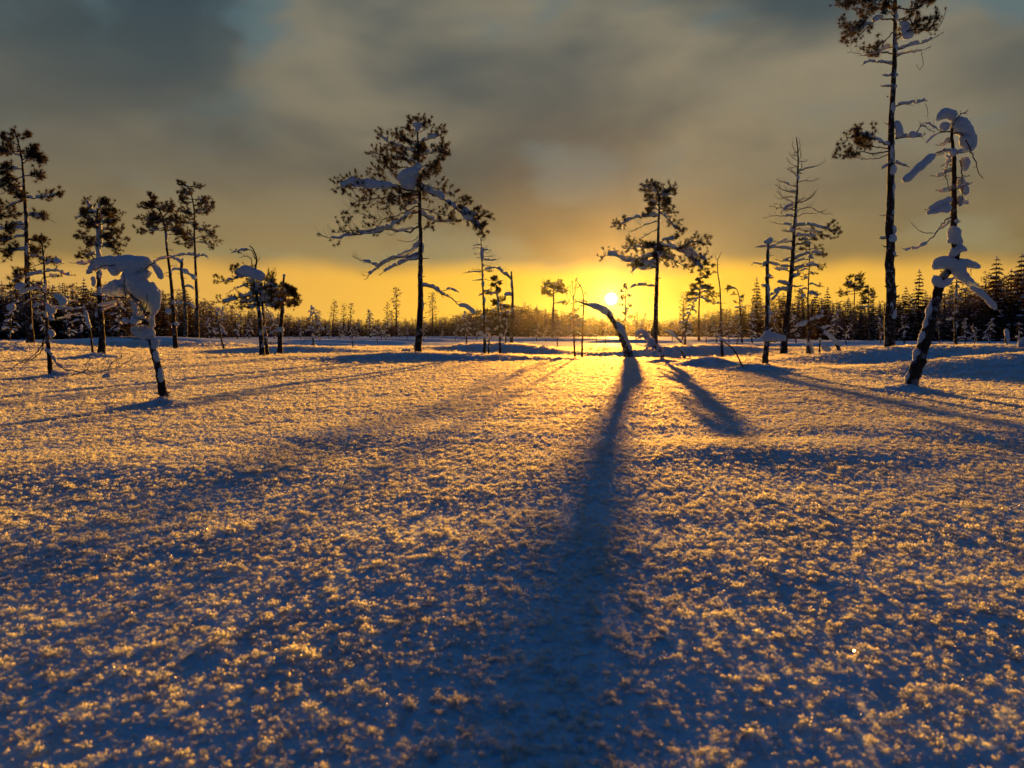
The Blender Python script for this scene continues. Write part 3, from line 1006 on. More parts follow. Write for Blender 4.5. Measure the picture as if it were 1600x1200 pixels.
def hero_right_pine():
    t = Tree('bog_pine', 'tall slim pine just right of the setting sun, long snowy arms reaching over it', 'pine tree', 1023, 33, seed=5)
    t.trunk([(1023, 540), (1024, 515), (1025, 488), (1027, 415), (1029, 355), (1030, 313), (1026, 292)], 9.0, 2.0, knots=12, crust=(8, 2.2, 0.8))
    T = 3.2
    for p in ([(1030, 308), (1022, 299), (1011, 292), (1002, 297)], [(1029, 304), (1024, 296), (1020, 288), (1012, 290)], [(1030, 305), (1040, 298), (1052, 295)], [(1030, 312), (1042, 305), (1054, 303)],
              [(1030, 322), (1020, 315), (1010, 312)], [(1030, 328), (1020, 326), (1012, 330)], [(1030, 325), (1038, 320), (1044, 318)]):
        t.b(p, (1.8, 0.9), tw=9, tl=0.4, tuft=T, snow=(2.0, 0.2, 0.9))
    t.auto(12, 296, 340, 14, 22, tuft=T, w=(1.6, 0.8), tw=7, tl=0.4, snow=1.8, psnow=0.5)
    t.b([(1030, 338), (1012, 338), (986, 342), (968, 352), (960, 354)], (2.6, 1), tw=12, tl=0.18, tuft=T, t0=0.6, snow=(2.8, 0.05, 0.85), dead=5)
    t.b([(1030, 330), (1042, 341), (1055, 356), (1069, 362)], (2.4, 1), tw=14, tl=0.25, tuft=T, t0=0.35, snow=(3.0, 0.2, 0.9), dead=3)
    t.b([(1029, 345), (1012, 350), (990, 360), (978, 366)], (1.6, 0.6), tw=5, tl=0.25, dead=8, snow=(1.2, 0.1, 0.5))
    t.b([(1028, 357), (1012, 366), (1000, 372), (990, 370)], (1.4, 0.5), tw=4, tl=0.3, dead=7)
    t.b([(1028, 385), (1010, 388), (996, 386), (980, 391), (970, 397)], (2.4, 0.9), dz=1.0, tw=16, tl=0.25, tuft=T * 0.9, t0=0.5, snow=(2.8, 0.05, 0.75), dead=4)
    t.b([(1027, 397), (1012, 401), (994, 407), (984, 413)], (2.4, 0.9), dz=-0.6, tw=5, tl=0.25, snow=(2.8, 0.05, 0.9), dead=4)
    t.b([(1027, 412), (1003, 412), (976, 407), (960, 399), (945, 400), (937, 408)], (3.0, 1), dz=-1.2, tw=7, tl=0.16, tuft=T * 0.7, t0=0.75, snow=(3.1, 0.02, 0.9), dead=6)
    t.b([(1027, 418), (1006, 421), (994, 419), (986, 427)], (2.4, 0.9), dz=0.6, tw=4, tl=0.25, snow=(2.6, 0.05, 0.95), dead=3)
    t.b([(1029, 382), (1045, 386), (1064, 388), (1085, 377), (1108, 381)], (2.6, 1), dz=-0.6, tw=18, tl=0.2, tuft=T, t0=0.5, snow=(2.8, 0.03, 0.75), dead=3)
    t.b([(1029, 386), (1052, 386), (1074, 398), (1090, 414), (1106, 428)], (3.6, 1.2), dz=0.6, tw=24, tl=0.2, tuft=T, t0=0.5, snow=(4.2, 0.02, 0.9), dead=4)
    t.b([(1060, 388), (1082, 396), (1098, 404), (1108, 414)], (2.2, 1), dz=0.5, tw=14, tl=0.3, tuft=T, snow=(3.2, 0.1, 0.9))
    t.b([(1028, 394), (1042, 400), (1062, 412), (1082, 424)], (2.2, 0.9), dz=-0.8, tw=12, tl=0.25, tuft=T, t0=0.4, snow=(1.8, 0.05, 0.5), dead=4)
    t.b([(1028, 402), (1036, 408), (1044, 412)], (1.4, 0.7), tw=6, tl=0.5, tuft=T)
    t.b([(1024, 447), (1006, 446), (990, 447), (980, 453)], (2.2, 1.0), dz=-0.5, tw=2, tl=0.15, snow=(2.0, 0.02, 0.9))
    t.auto(9, 380, 420, 50, 60, az=math.pi / 2, ring=0.9, tuft=T, w=(2.2, 0.9), tw=9, tl=0.22, snow=2.6, psnow=0.7, dead=3, t0=0.45)
    t.auto(8, 380, 420, 45, 55, az=-math.pi / 2, ring=0.9, tuft=T, w=(2.2, 0.9), tw=8, tl=0.22, snow=2.6, psnow=0.7, dead=3, t0=0.5)


def hero_bare_pine():
    t = Tree('half_bare_pine', 'tall half bare pine with fine empty twigs above and thick snowy stubs below', 'pine tree', 1224, 23, seed=8)
    t.trunk([(1224, 551), (1227, 510), (1233, 462), (1238, 408), (1241, 360), (1244, 320), (1246, 283), (1247, 240), (1244, 214)], 10.5, 1.4, knots=18, crust=(10, 2.6, 0.4))
    for p in ([(1246, 240), (1240, 232), (1238, 222)], [(1247, 238), (1250, 228), (1248, 219)], [(1247, 252), (1238, 246), (1233, 238)], [(1247, 260), (1236, 256), (1229, 246)], [(1247, 250), (1252, 244), (1250, 234)],
              [(1246, 270), (1236, 267), (1228, 262)], [(1246, 266), (1253, 262), (1252, 252)]):
        t.b(p, (1.0, 0.4), tw=6, tl=0.45, up=0.7)
    B = lambda pts, **k: t.b(pts, (1.7, 0.5), **{**dict(tw=12, tl=0.2, up=0.9, dead=3), **k})
    B([(1246, 268), (1260, 263), (1275, 260), (1290, 252)], snow=(1.0, 0.3, 0.7))
    B([(1246, 292), (1232, 288), (1220, 284), (1212, 279)], snow=(1.4, 0.35, 0.6))
    B([(1245, 302), (1234, 300), (1222, 296), (1211, 288)])
    B([(1245, 318), (1230, 312), (1220, 305), (1214, 298)])
    B([(1245, 318), (1258, 314), (1268, 306), (1275, 297)], snow=(1.0, 0.1, 0.4))
    B([(1244, 320), (1234, 322), (1222, 330)], snow=(2.6, 0.2, 0.95), tw=4)
    B([(1244, 330), (1254, 326), (1268, 325), (1284, 333), (1302, 334)], tw=14)
    B([(1243, 338), (1226, 338), (1208, 337), (1194, 341)], tuft=1.6, tp=0.4, snow=(1.8, 0.1, 0.35))
    B([(1243, 328), (1228, 326), (1212, 324), (1203, 322)], tuft=1.4, tp=0.4)
    B([(1242, 354), (1230, 351), (1214, 349), (1204, 346)], snow=(2.4, 0.15, 0.5), tw=5)
    t.b([(1243, 353), (1262, 351), (1281, 355), (1297, 358), (1311, 366)], (2.6, 0.9), dz=-0.5, tw=16, tl=0.18, tuft=3.0, t0=0.6, snow=(2.7, 0.03, 0.85), dead=6)
    t.b([(1243, 358), (1262, 360), (1282, 364), (1298, 372)], (2.0, 0.8), dz=0.8, tw=13, tl=0.22, tuft=2.8, t0=0.5, snow=(1.8, 0.1, 0.7), dead=5)
    t.b([(1241, 378), (1226, 378), (1206, 384), (1184, 386)], (2.0, 0.7), tw=3, tl=0.2, snow=(1.4, 0.1, 0.9), dead=4)
    t.b([(1240, 390), (1226, 388), (1212, 387), (1200, 388)], (2.6, 1), tw=2, tl=0.15, snow=(2.8, 0.02, 0.95))
    t.b([(1241, 383), (1256, 381), (1270, 379)], (2, 0.8), tw=3, tl=0.3, snow=(1.6, 0.1, 0.9), dead=3)
    t.b([(1239, 406), (1254, 399), (1270, 395), (1292, 400)], (2.8, 0.9), dz=-0.4, tw=9, tl=0.16, tuft=2.0, t0=0.75, snow=(2.9, 0.02, 0.9))
    t.b([(1238, 424), (1256, 417), (1272, 414), (1286, 422)], (2.8, 0.9), dz=0.4, tw=9, tl=0.16, tuft=2.0, t0=0.75, snow=(3.0, 0.02, 0.9))
    t.b([(1237, 416), (1222, 416), (1210, 412), (1198, 409)], (2.2, 0.7), tw=3, tl=0.2, snow=(1.6, 0.05, 0.9))
    t.b([(1236, 434), (1244, 432), (1248, 425)], (2.0, 1.0), tw=1, tl=0.3, snow=(1.6, 0.1, 1))
    t.b([(1234, 446), (1224, 443), (1214, 440)], (3.4, 1.8), tw=0, snow=(3.6, 0.02, 0.98))
    t.b([(1232, 453), (1218, 454), (1208, 460), (1203, 462)], (2.8, 1), dz=-0.3, tw=1, snow=(3.2, 0.02, 0.98))
    t.b([(1217, 455), (1212, 463), (1205, 471)], (2.4, 1), y0=-0.1, tw=1, snow=(3.0, 0.05, 0.98))
    t.b([(1234, 447), (1246, 448), (1256, 446)], (2, 0.8), tw=2, tl=0.3, snow=(1.8, 0.1, 0.9))
    t.auto(16, 240, 345, 14, 46, tuft=0, w=(1.4, 0.4), tw=10, tl=0.28, up=0.8, dead=3, snow=1.2, psnow=0.25)
    t.auto(10, 350, 440, 46, 40, w=(2.2, 0.8), tw=4, tl=0.2, snow=2.2, psnow=0.8, dead=2)


def hero_tall_pine():
    t = Tree('towering_pine', 'towering straight pine at the right whose crown runs out of the top of the picture', 'pine tree', 1390, 19.5, seed=11)
    t.trunk([(1390, 545), (1391, 467), (1391, 402), (1391, 328), (1392, 259), (1393, 180), (1397, 112), (1399, 0), (1401, -70), (1402, -110)], 17.0, 3.0, knots=34, flare=1.1, crust=(34, 3.4, 0.2))
    T = 4.6
    t.b([(1398, -8), (1362, -10), (1332, 2), (1308, 8)], (3, 1), tw=26, tl=0.2, tuft=T, t0=0.35, dead=6)
    t.b([(1398, 14), (1380, 8), (1352, 0), (1330, -4)], (2.6, 1), dz=0.6, tw=18, tl=0.25, tuft=T, t0=0.4, dead=4)
    t.b([(1397, 32), (1378, 30), (1356, 40), (1336, 48), (1318, 50)], (2.8, 1), dz=-0.6, tw=26, tl=0.22, tuft=T, t0=0.4, snow=(3.2, 0.25, 0.85), dead=6)
    t.b([(1366, 33), (1350, 48), (1338, 60), (1325, 64), (1315, 66)], (2, 0.8), tw=12, tl=0.25, tuft=T, dead=4)
    t.b([(1395, 50), (1381, 65), (1370, 72), (1350, 74), (1336, 72)], (1.8, 0.7), tw=8, tl=0.25, tuft=T * 0.8, tp=0.6, dead=6)
    t.b([(1394, 84), (1375, 82), (1352, 86), (1338, 83), (1324, 82)], (2.2, 0.6), tw=6, tl=0.18, dead=6, snow=(1.2, 0.1, 0.6))
    t.b([(1394, 100), (1376, 97), (1358, 97), (1346, 103)], (2.6, 0.9), tw=2, tl=0.2, dead=3, snow=(2.2, 0.05, 0.95))
    t.b([(1402, 12), (1420, 14), (1436, 9), (1452, 5)], (2.4, 1), tw=16, tl=0.25, tuft=T, t0=0.3, dead=5)
    t.b([(1401, -10), (1422, -14), (1446, -8), (1460, 2)], (2.4, 1), tw=18, tl=0.25, tuft=T, t0=0.3, dead=4)
    t.b([(1400, 30), (1420, 31), (1434, 43), (1452, 48), (1470, 38), (1477, 12)], (2.4, 0.6), dz=-0.8, tw=12, tl=0.14, tuft=T * 0.7, tp=0.35, dead=5)
    t.b([(1402, 30), (1414, 36), (1424, 38), (1434, 34)], (2, 0.9), dz=0.4, tw=12, tl=0.4, tuft=T, dead=4)
    t.load([[(1405, 38, 3.2), (1414, 37, 4), (1422, 38, 3)], [(1406, 47, 3.5), (1416, 46, 4.2), (1424, 48, 3)], [(1408, 56, 4), (1418, 55, 5.5), (1428, 53, 4.5)]], 'snow_load', dz=-0.15)
    t.b([(1402, 78), (1420, 72), (1444, 66), (1460, 59), (1475, 50)], (2.6, 0.7), dz=-0.5, tw=5, tl=0.16, snow=(3.0, 0.05, 0.75), dead=3)
    t.b([(1402, 88), (1420, 82), (1438, 80), (1455, 72)], (2.4, 0.7), dz=0.4, tw=4, tl=0.2, snow=(1.8, 0.05, 0.7), dead=3)
    t.b([(1440, 81), (1442, 97), (1441, 105), (1436, 108), (1432, 100)], (1.0, 0.6), tw=2, tl=0.2)
    t.b([(1394, 117), (1386, 119), (1377, 117)], (2.2, 0.8), tw=2, tl=0.4, snow=(1.8, 0.05, 0.9))
    t.b([(1394, 135), (1384, 135), (1375, 134)], (2.4, 1), tw=1, tl=0.4, snow=(1.8, 0.05, 0.9))
    t.load([[(1398, 118, 3), (1403, 115, 3.6)], [(1397, 136, 3), (1402, 133, 3)], [(1388, 150, 4), (1386, 153, 2.5)]], 'snow_crust', dz=-0.05)
    t.b([(1399, 166), (1415, 162), (1434, 160), (1450, 157)], (2.6, 0.8), tw=9, tl=0.2, snow=(2.6, 0.1, 0.95), dead=9)
    t.b([(1446, 162), (1449, 172), (1450, 188)], (1, 0.5), tw=4, tl=0.3)
    t.b([(1399, 216), (1420, 214), (1440, 213), (1446, 208)], (3, 1), tw=6, tl=0.18, snow=(4.2, 0.05, 0.95), dead=6)
    t.b([(1430, 212), (1440, 197), (1452, 203), (1462, 206)], (1.8, 0.6), tw=8, tl=0.3, dead=5, snow=(1.5, 0.1, 0.6))
    t.load([[(1399, 188, 4), (1403, 196, 5.5), (1405, 205, 5.5), (1403, 214, 4)]], 'snow_crust', dz=-0.08)
    t.b([(1390, 228), (1376, 222), (1352, 212), (1332, 213)], (2.8, 1), dz=-0.4, tw=22, tl=0.24, tuft=T, t0=0.4, snow=(3.6, 0.05, 0.85), dead=5)
    t.b([(1390, 232), (1374, 230), (1352, 226), (1338, 224)], (2.4, 1), dz=0.5, tw=18, tl=0.26, tuft=T, t0=0.4, dead=6)
    t.b([(1390, 236), (1372, 240), (1346, 238), (1326, 243), (1312, 243)], (2.4, 0.8), dz=-0.7, tw=18, tl=0.2, tuft=T, t0=0.5, dead=8)
    t.b([(1390, 240), (1372, 247), (1350, 248), (1334, 246)], (1.8, 0.6), tw=7, tl=0.2, tuft=T * 0.6, tp=0.4, dead=8)
    t.b([(1399, 254), (1411, 258), (1421, 261)], (2.6, 1.2), tw=2, tl=0.2, snow=(3.2, 0.02, 0.9))
    t.b([(1387, 258), (1381, 262), (1377, 265)], (2.4, 1), tw=0, snow=(2.4, 0.05, 0.95))
    t.b([(1386, 335), (1380, 337), (1374, 336)], (1.6, 0.7), tw=0)
    t.b([(1385, 372), (1379, 373), (1374, 372)], (3, 1.6), tw=0, snow=(2.4, 0.05, 0.95))
    t.load([[(1395, 352, 3.5), (1398, 360, 3.5), (1396, 366, 2)], [(1390, 378, 4), (1395, 372, 6), (1401, 369, 4)], [(1396, 392, 3.5), (1398, 400, 3)], [(1395, 297, 2.5), (1396, 305, 3)], [(1393, 274, 4), (1396, 264, 5), (1396, 256, 3)], [(1396, 450, 3.5), (1397, 459, 3.5)], [(1393, 499, 4.5), (1396, 490, 4.5), (1397, 482, 2.5)]], 'snow_crust', dz=-0.06)
    t.auto(6, -95, 90, 40, 80, tuft=T, w=(2.4, 0.8), tw=18, tl=0.25, t0=0.35, dead=5, snow=3, psnow=0.4, az=math.pi / 2, ring=1.0)
    t.auto(5, -95, 90, 40, 70, tuft=T, w=(2.4, 0.8), tw=16, tl=0.25, t0=0.35, dead=5, snow=3, psnow=0.4, az=-math.pi / 2, ring=1.0)
    t.auto(6, -105, -20, 40, 90, tuft=T, w=(2.4, 0.8), tw=18, tl=0.28, t0=0.3)


def hero_leaning_snag():
    t = Tree('leaning_snag', 'leaning dead pine wrapped in thick snow in front of the long blue mound', 'dead tree', 1420, 6.7, seed=14, bark='bark', twig='dead')
    t.trunk([(1420, 612), (1426, 592), (1433, 572), (1446, 532), (1456, 493), (1466, 455), (1474, 432), (1486, 418), (1493, 407), (1492, 380), (1490, 337), (1491, 255), (1489, 232), (1487, 205), (1492, 186)], 22, 3.5, knots=22, flare=1.1)
    t.load([[(1409, 612, 4), (1416, 600, 5.5), (1423, 584, 5.5), (1429, 567, 5), (1434, 552, 6), (1439, 536, 4.6), (1444, 519, 6), (1449, 501, 4.6), (1452, 488, 5.6), (1456, 473, 4.6), (1459, 464, 3)]], 'snow_crust', parent=t.tr, voxel=0.0046, lump=0.5, label='snow plastered along the upper side of the leaning trunk')
    cap = [[(1458, 421, 5), (1466, 413, 9), (1478, 410, 10.5), (1490, 415, 10.5), (1500, 426, 10), (1510, 437, 8.5), (1519, 444, 6), (1529, 449, 4)],
           [(1494, 412, 6.5), (1506, 411, 6.5), (1520, 414, 6), (1533, 418, 4)]]
    t.load(cap, 'snow_load', voxel=0.0046, lump=0.18, dz=-0.02, label='thick snow cap draped over the bend of the trunk')
    t.load([[(1461, 430, 5), (1463, 438, 7), (1470, 444, 6.5), (1480, 441, 5), (1488, 434, 3)]], 'snow_load', voxel=0.0046, dz=-0.05)
    t.load([[(1497, 388, 4), (1491, 394, 6.5), (1486, 398, 5.5), (1482, 401, 2.5)], [(1494, 392, 6.5), (1500, 388, 5.5), (1507, 390, 4), (1511, 393, 2.5)], [(1491, 401, 6), (1492, 394, 7)]], 'snow_load', voxel=0.0046, dz=-0.02)
    t.load([[(1487, 353, 6), (1490, 362, 9), (1493, 372, 9), (1498, 379, 7), (1503, 384, 4)], [(1485, 372, 6), (1487, 380, 5)], [(1494, 342, 5), (1495, 350, 4)]], 'snow_load', voxel=0.0046, dz=-0.02)
    t.b([(1500, 434), (1520, 447), (1536, 458), (1552, 474), (1562, 488), (1570, 495)], (4.5, 0.9), dz=-0.1, tw=4, tl=0.1)
    t.load([[(1514, 448, 2.5), (1528, 455, 4.6), (1540, 464, 5.2), (1550, 475, 4.6), (1557, 484, 2.2)]], 'snow_cap', dz=-0.09, voxel=0.0046)
    t.b([(1463, 450), (1458, 441), (1460, 430)], (5, 2), tw=2, tl=0.3)
    t.b([(1474, 438), (1484, 425), (1496, 428)], (6, 3), tw=2, tl=0.2)
    t.b([(1517, 420), (1517, 426), (1517.5, 431)], (1.6, 0.7), tw=0)
    t.b([(1487, 338), (1472, 352), (1456, 371), (1447, 379), (1428, 387), (1410, 388)], (3.0, 0.8), dz=-0.2, tw=2, tl=0.1, snow=(2.4, 0.58, 0.97), snow_up=-0.3)
    t.b([(1487, 343), (1476, 354), (1463, 361)], (2, 0.8), tw=2, tl=0.2, snow=(2.6, 0.1, 0.95))
    t.b([(1457, 364), (1446, 364), (1436, 360), (1428, 353), (1423, 346)], (1.5, 0.7), y0=-0.1, tw=2, tl=0.15)
    t.b([(1486, 312), (1470, 319), (1455, 325), (1445, 328)], (3.4, 1.2), dz=-0.1, tw=4, tl=0.15)
    t.load([[(1488, 311, 5), (1476, 314, 4.2), (1462, 320, 4.0), (1450, 326, 3.0)], [(1486, 324, 6.5), (1472, 326, 5.5), (1458, 330, 4.6), (1447, 333, 3.5)]], 'snow_cap', dz=-0.1, voxel=0.0046)
    t.b([(1489, 232), (1478, 235), (1464, 240), (1448, 256), (1430, 270), (1412, 281)], (2.6, 0.9), dz=-0.15, tw=3, tl=0.08)
    t.load([[(1462, 242, 3), (1453, 247, 6), (1442, 257, 6.2), (1431, 266, 6), (1421, 276, 6.5), (1410, 283, 5.5)]], 'snow_cap', dz=-0.13, voxel=0.0046, lump=0.15)
    t.b([(1487, 205), (1474, 206), (1463, 210), (1452, 220), (1447, 224)], (2.6, 0.9), tw=3, tl=0.2, snow=(3.0, 0.62, 0.98))
    t.b([(1474, 206), (1462, 200), (1452, 194), (1443, 192), (1437, 196)], (1.8, 0.8), y0=-0.05, tw=6, tl=0.25, snow=(1.8, 0.3, 0.7))
    t.load([[(1463, 189, 2.5), (1470, 181, 6), (1478, 177, 8.5), (1487, 180, 8), (1494, 184, 6)], [(1488, 190, 9), (1500, 196, 11), (1510, 206, 11), (1516, 217, 9.5), (1518, 228, 7.5), (1514, 238, 4.5)], [(1468, 200, 6), (1476, 198, 7.5), (1484, 200, 6)]], 'snow_load', voxel=0.0046, lump=0.2, dz=-0.01, label='rounded snow hood hanging from the broken top')
    t.load([[(1505, 210, 8, -0.03), (1509, 224, 8, -0.03), (1508, 238, 5, -0.03)]], 'snow_load', voxel=0.0046)
    t.b([(1488, 196), (1496, 184), (1502, 178), (1508, 176), (1512, 172)], (2.4, 1.2), y0=-0.07, tw=6, tl=0.25)
    t.b([(1490, 208), (1503, 210), (1512, 224), (1521, 244), (1526, 258), (1528, 268), (1536, 279)], (3, 1.0), y0=-0.06, dz=-0.05, tw=7, tl=0.10)
    t.load([[(1502, 247, 5), (1507, 252, 7), (1508, 261, 6), (1504, 268, 4)], [(1499, 278, 4), (1504, 290, 6), (1508, 299, 6), (1506, 306, 4)], [(1497, 306, 5), (1502, 314, 5), (1497, 322, 5)]], 'snow_crust', voxel=0.0046, dz=0.02)
    t.b([(1500, 250), (1503, 272), (1504, 300), (1500, 322)], (2.6, 1.2), tw=5, tl=0.15)
    t.b([(1488, 240), (1480, 256), (1478, 272), (1484, 300)], (2.0, 0.8), tw=14, tl=0.2, dead=8, snow=(1.6, 0.1, 0.5))
    t.b([(1487, 252), (1477, 256), (1469, 260)], (1.6, 0.8), tw=3, tl=0.3, snow=(2.8, 0.05, 0.6))
    t.load([[(1483, 240, 5), (1490, 238, 6), (1496, 238, 4)], [(1479, 246, 3.5), (1481, 243, 4)]], 'snow_crust', voxel=0.0046, dz=-0.03)
    t.auto(7, 190, 330, 26, 40, w=(2.2, 0.8), tw=6, tl=0.2, dead=3, snow=4, psnow=0.7, az=math.pi / 2, ring=1.2)
    t.auto(4, 190, 330, 20, 30, w=(2.0, 0.8), tw=5, tl=0.2, dead=3, snow=3, psnow=0.5, az=-math.pi / 2, ring=1.0)


def hero_snow_ghost():
    t = Tree('snow_laden_tree', 'small bent tree carrying a huge overhanging load of snow on a thin trunk, front left', 'snowy tree', 257, 5.2, seed=17, twig='dead', sink=0.03)
    t.trunk([(257, 633), (253, 606), (247, 574), (240, 550), (236, 532), (231, 512), (226, 495), (219, 478), (208, 462), (197, 452)], 14, 5, knots=14, flare=1.15, wob=0.2)
    t.load([[(252, 598, 3.2), (251, 586, 4.4), (250, 574, 3.0)], [(247, 566, 3.8), (244, 557, 4.6), (242, 547, 4)]], 'snow_crust', parent=t.tr, voxel=0.0038, dz=-0.02)
    t.load([[(238, 545, 5), (243, 537, 6), (240, 528, 6)], [(206, 521, 4.5), (211, 517, 9), (222, 519, 11.5), (233, 522, 10.5), (240, 530, 6)], [(239, 512, 6), (237, 500, 5), (237, 490, 6)]], 'snow_load', voxel=0.0038, dz=-0.02, label='lower cushion of snow wrapped round the trunk')
    body = [[(238, 494, 5), (241, 480, 8.5), (240, 466, 11), (235, 452, 13), (229, 442, 14)],
            [(138, 426, 3.5), (146, 418, 7), (158, 411, 10), (176, 410, 11), (196, 412, 14), (214, 413, 14), (228, 411, 11), (239, 411, 5)],
            [(194, 422, 15), (204, 432, 18), (213, 442, 19), (221, 452, 17), (229, 462, 14), (234, 476, 9)], [(222, 424, 15), (229, 436, 14)], [(205, 418, 14), (214, 430, 17)],
            [(156, 456, 4), (170, 452, 9), (186, 449, 12), (202, 450, 14)], [(168, 416, 8), (190, 424, 11)], [(188, 436, 9), (198, 446, 12)]]
    t.load(body, 'snow_load', voxel=0.0040, lump=0.16, label='huge snow load shaped like an anvil')
    t.load([[(136, 428, 3), (140, 424, 4.5), (146, 421, 5)], [(144, 432, 3.5), (147, 440, 4), (145, 448, 3)]], 'snow_load', voxel=0.0038, dz=-0.05)
    t.load([[(238, 411, 5), (245, 419, 5), (250, 429, 5.5), (253, 437, 4)]], 'snow_load', voxel=0.0038, lump=0.2, dz=-0.02)
    t.b([(222, 486), (200, 467), (180, 464), (160, 463), (145, 456)], (3.4, 1.2), y0=-0.07, dz=-0.06, tw=5, tl=0.12, snow=(1.2, 0.5, 0.95))
    t.b([(198, 467), (194, 452), (194, 434), (193, 425)], (2.2, 0.8), y0=-0.11, tw=3, tl=0.25)
    t.b([(196, 448), (186, 446), (178, 454)], (1.6, 0.7), y0=-0.11, tw=1, tl=0.2)
    t.b([(228, 494), (222, 482), (213, 473), (203, 461), (200, 454)], (3.6, 1.2), y0=-0.09, tw=2, tl=0.12)
    t.b([(226, 488), (230, 474), (230, 458)], (2.0, 0.8), y0=-0.1, tw=3, tl=0.2)
    t.b([(226, 474), (214, 470), (206, 464)], (1.6, 0.6), y0=-0.1, tw=1, tl=0.2)
    t.b([(232, 505), (226, 499), (218, 498), (210, 503), (204, 507)], (5.5, 2.4), y0=-0.06, tw=2, tl=0.12)
    t.load([[(191, 497, 2.2), (197, 500, 3.2), (202, 504, 3)], [(204, 505, 4), (210, 500, 5.5), (216, 496, 4.5)], [(206, 483, 3.5), (211, 480, 4.5), (216, 478, 4)], [(211, 487, 4), (217, 488, 5)]], 'snow_load', voxel=0.0038, dz=-0.1)
    t.load([[(152, 477, 2.2), (164, 475, 3), (178, 472, 2.6), (190, 470, 2)], [(160, 484, 1.6), (172, 479, 2.2), (182, 476, 1.6)]], 'snow_cap', voxel=0.0038, dz=-0.07)
    t.b([(192, 469), (176, 475), (160, 481), (150, 484)], (2, 0.8), y0=-0.07, tw=3, tl=0.15)
    t.b([(183, 469), (184, 477), (184.5, 481)], (2, 0.6), y0=-0.08, tw=0)
    t.b([(151, 474), (152, 482), (152, 487)], (1.8, 0.6), y0=-0.08, tw=0)
    t.b([(236, 533), (222, 530), (205, 528), (190, 526), (172, 529), (165, 526)], (3.4, 0.7), y0=-0.02, tw=8, tl=0.14, snow=(1.0, 0.1, 0.7))
    t.b([(200, 528), (206, 521), (203, 514)], (1.4, 0.6), y0=-0.05, tw=3, tl=0.3)
    t.b([(227, 420), (236, 413), (246, 407), (260, 403), (272, 401)], (2.2, 0.7), y0=-0.05, tw=6, tl=0.14, snow=(1.6, 0.35, 0.9))
    t.b([(180, 414), (160, 416), (148, 422), (134, 428)], (2.4, 0.9), y0=-0.09, tw=7, tl=0.16)
    t.b([(243, 560), (236, 561), (232, 563)], (2, 1), tw=1, tl=0.3)
    t.b([(170, 405), (150, 408), (128, 413), (108, 410)], (2.6, 0.8), y0=-0.02, tw=4, tl=0.12, snow=(3.2, 0.1, 0.9))
    t.auto(7, 460, 505, 36, 50, w=(2.6, 0.9), tw=5, tl=0.2, snow=8, psnow=0.9, az=math.pi / 2, ring=1.1)
    t.auto(4, 470, 520, 24, 34, w=(2.4, 0.8), tw=5, tl=0.2, snow=4, psnow=0.6, az=-math.pi / 2, ring=0.9)


def hero_bent_log():
    t = Tree('bent_snag', 'thick bent dead trunk curving up to the left right under the sun', 'dead tree', 984, 25.0, seed=19, bark='dead', twig='dead')
    t.trunk([(985, 561), (980, 548), (973, 530), (966, 514), (957, 499), (946, 488), (932, 481), (918, 476), (905, 471)], 14, 3, knots=10, flare=1.25, wob=0.25)
    t.load([[(984, 552, 4), (981, 540, 4.5), (976, 526, 5), (969, 513, 5), (962, 503, 4)], [(952, 490, 5), (940, 482, 5.5), (928, 478, 4.5), (918, 475, 3)], [(986, 562, 6), (988, 557, 4)]], 'snow_crust', parent=t.tr, dz=-0.02)
    t.b([(960, 501), (955, 493), (950, 485)], (4, 2), tw=1, tl=0.3, snow=(2.5, 0.3, 1))
    t.auto(6, 484, 545, 7, 12, w=(2.6, 1.0), tw=2, tl=0.3, snow=2.2, psnow=0.6)
    t.b([(910, 473), (903, 471), (896, 474)], (2, 0.8), tw=3, tl=0.4)
    t.b([(920, 477), (914, 470), (903, 468)], (2, 0.8), tw=4, tl=0.3)


def hero_pole_collar():
    t = Tree('dead_pole_tree', 'slender dead pole tree wearing a wide snow collar near its foot', 'dead tree', 1196, 11.2, seed=23, bark='dead', twig='dead')
    t.trunk([(1196, 577), (1197, 550), (1198, 530), (1198, 500), (1199, 470), (1199, 430), (1199.5, 400), (1201, 374)], 9.5, 4.0, knots=14, crust=(22, 3.0, 0.6))
    t.load([[(1199, 512, 3), (1199, 520, 6), (1198, 526, 7)], [(1188, 530, 3.5), (1196, 527, 7.5), (1206, 526, 7), (1217, 527, 5.5), (1225, 529, 4.5), (1226, 533, 3)], [(1190, 532, 3), (1197, 530, 5)]], 'snow_load', voxel=0.008, lump=0.12, label='wide cone shaped collar of snow')
    t.load([[(1193, 378, 2.4), (1199, 378, 4), (1203, 375, 4), (1201, 371, 3)]], 'snow_load', voxel=0.0046)
    t.b([(1199, 385), (1188, 386), (1180, 386)], (1.8, 0.8), tw=3, tl=0.3, snow=(1.6, 0.1, 0.95))
    t.b([(1199, 411), (1188, 413), (1180, 411), (1174, 414)], (2, 0.8), tw=3, tl=0.25, snow=(1.7, 0.05, 0.9))
    t.b([(1200, 410), (1208, 413), (1216, 417)], (2, 0.9), tw=2, tl=0.3, snow=(1.8, 0.05, 0.9))
    t.b([(1200, 434), (1205, 435), (1209, 433)], (2, 1), tw=1, tl=0.3, snow=(1.8, 0.05, 0.95))
    t.b([(1198, 448), (1193, 446), (1189, 446)], (1.8, 0.8), tw=1, tl=0.3, snow=(1.6, 0.05, 0.95))
    t.b([(1201, 534), (1212, 533), (1224, 530)], (3, 1), tw=2, tl=0.2)
    t.auto(9, 380, 500, 9, 16, w=(1.8, 0.7), tw=3, tl=0.35, snow=1.9, psnow=0.7)


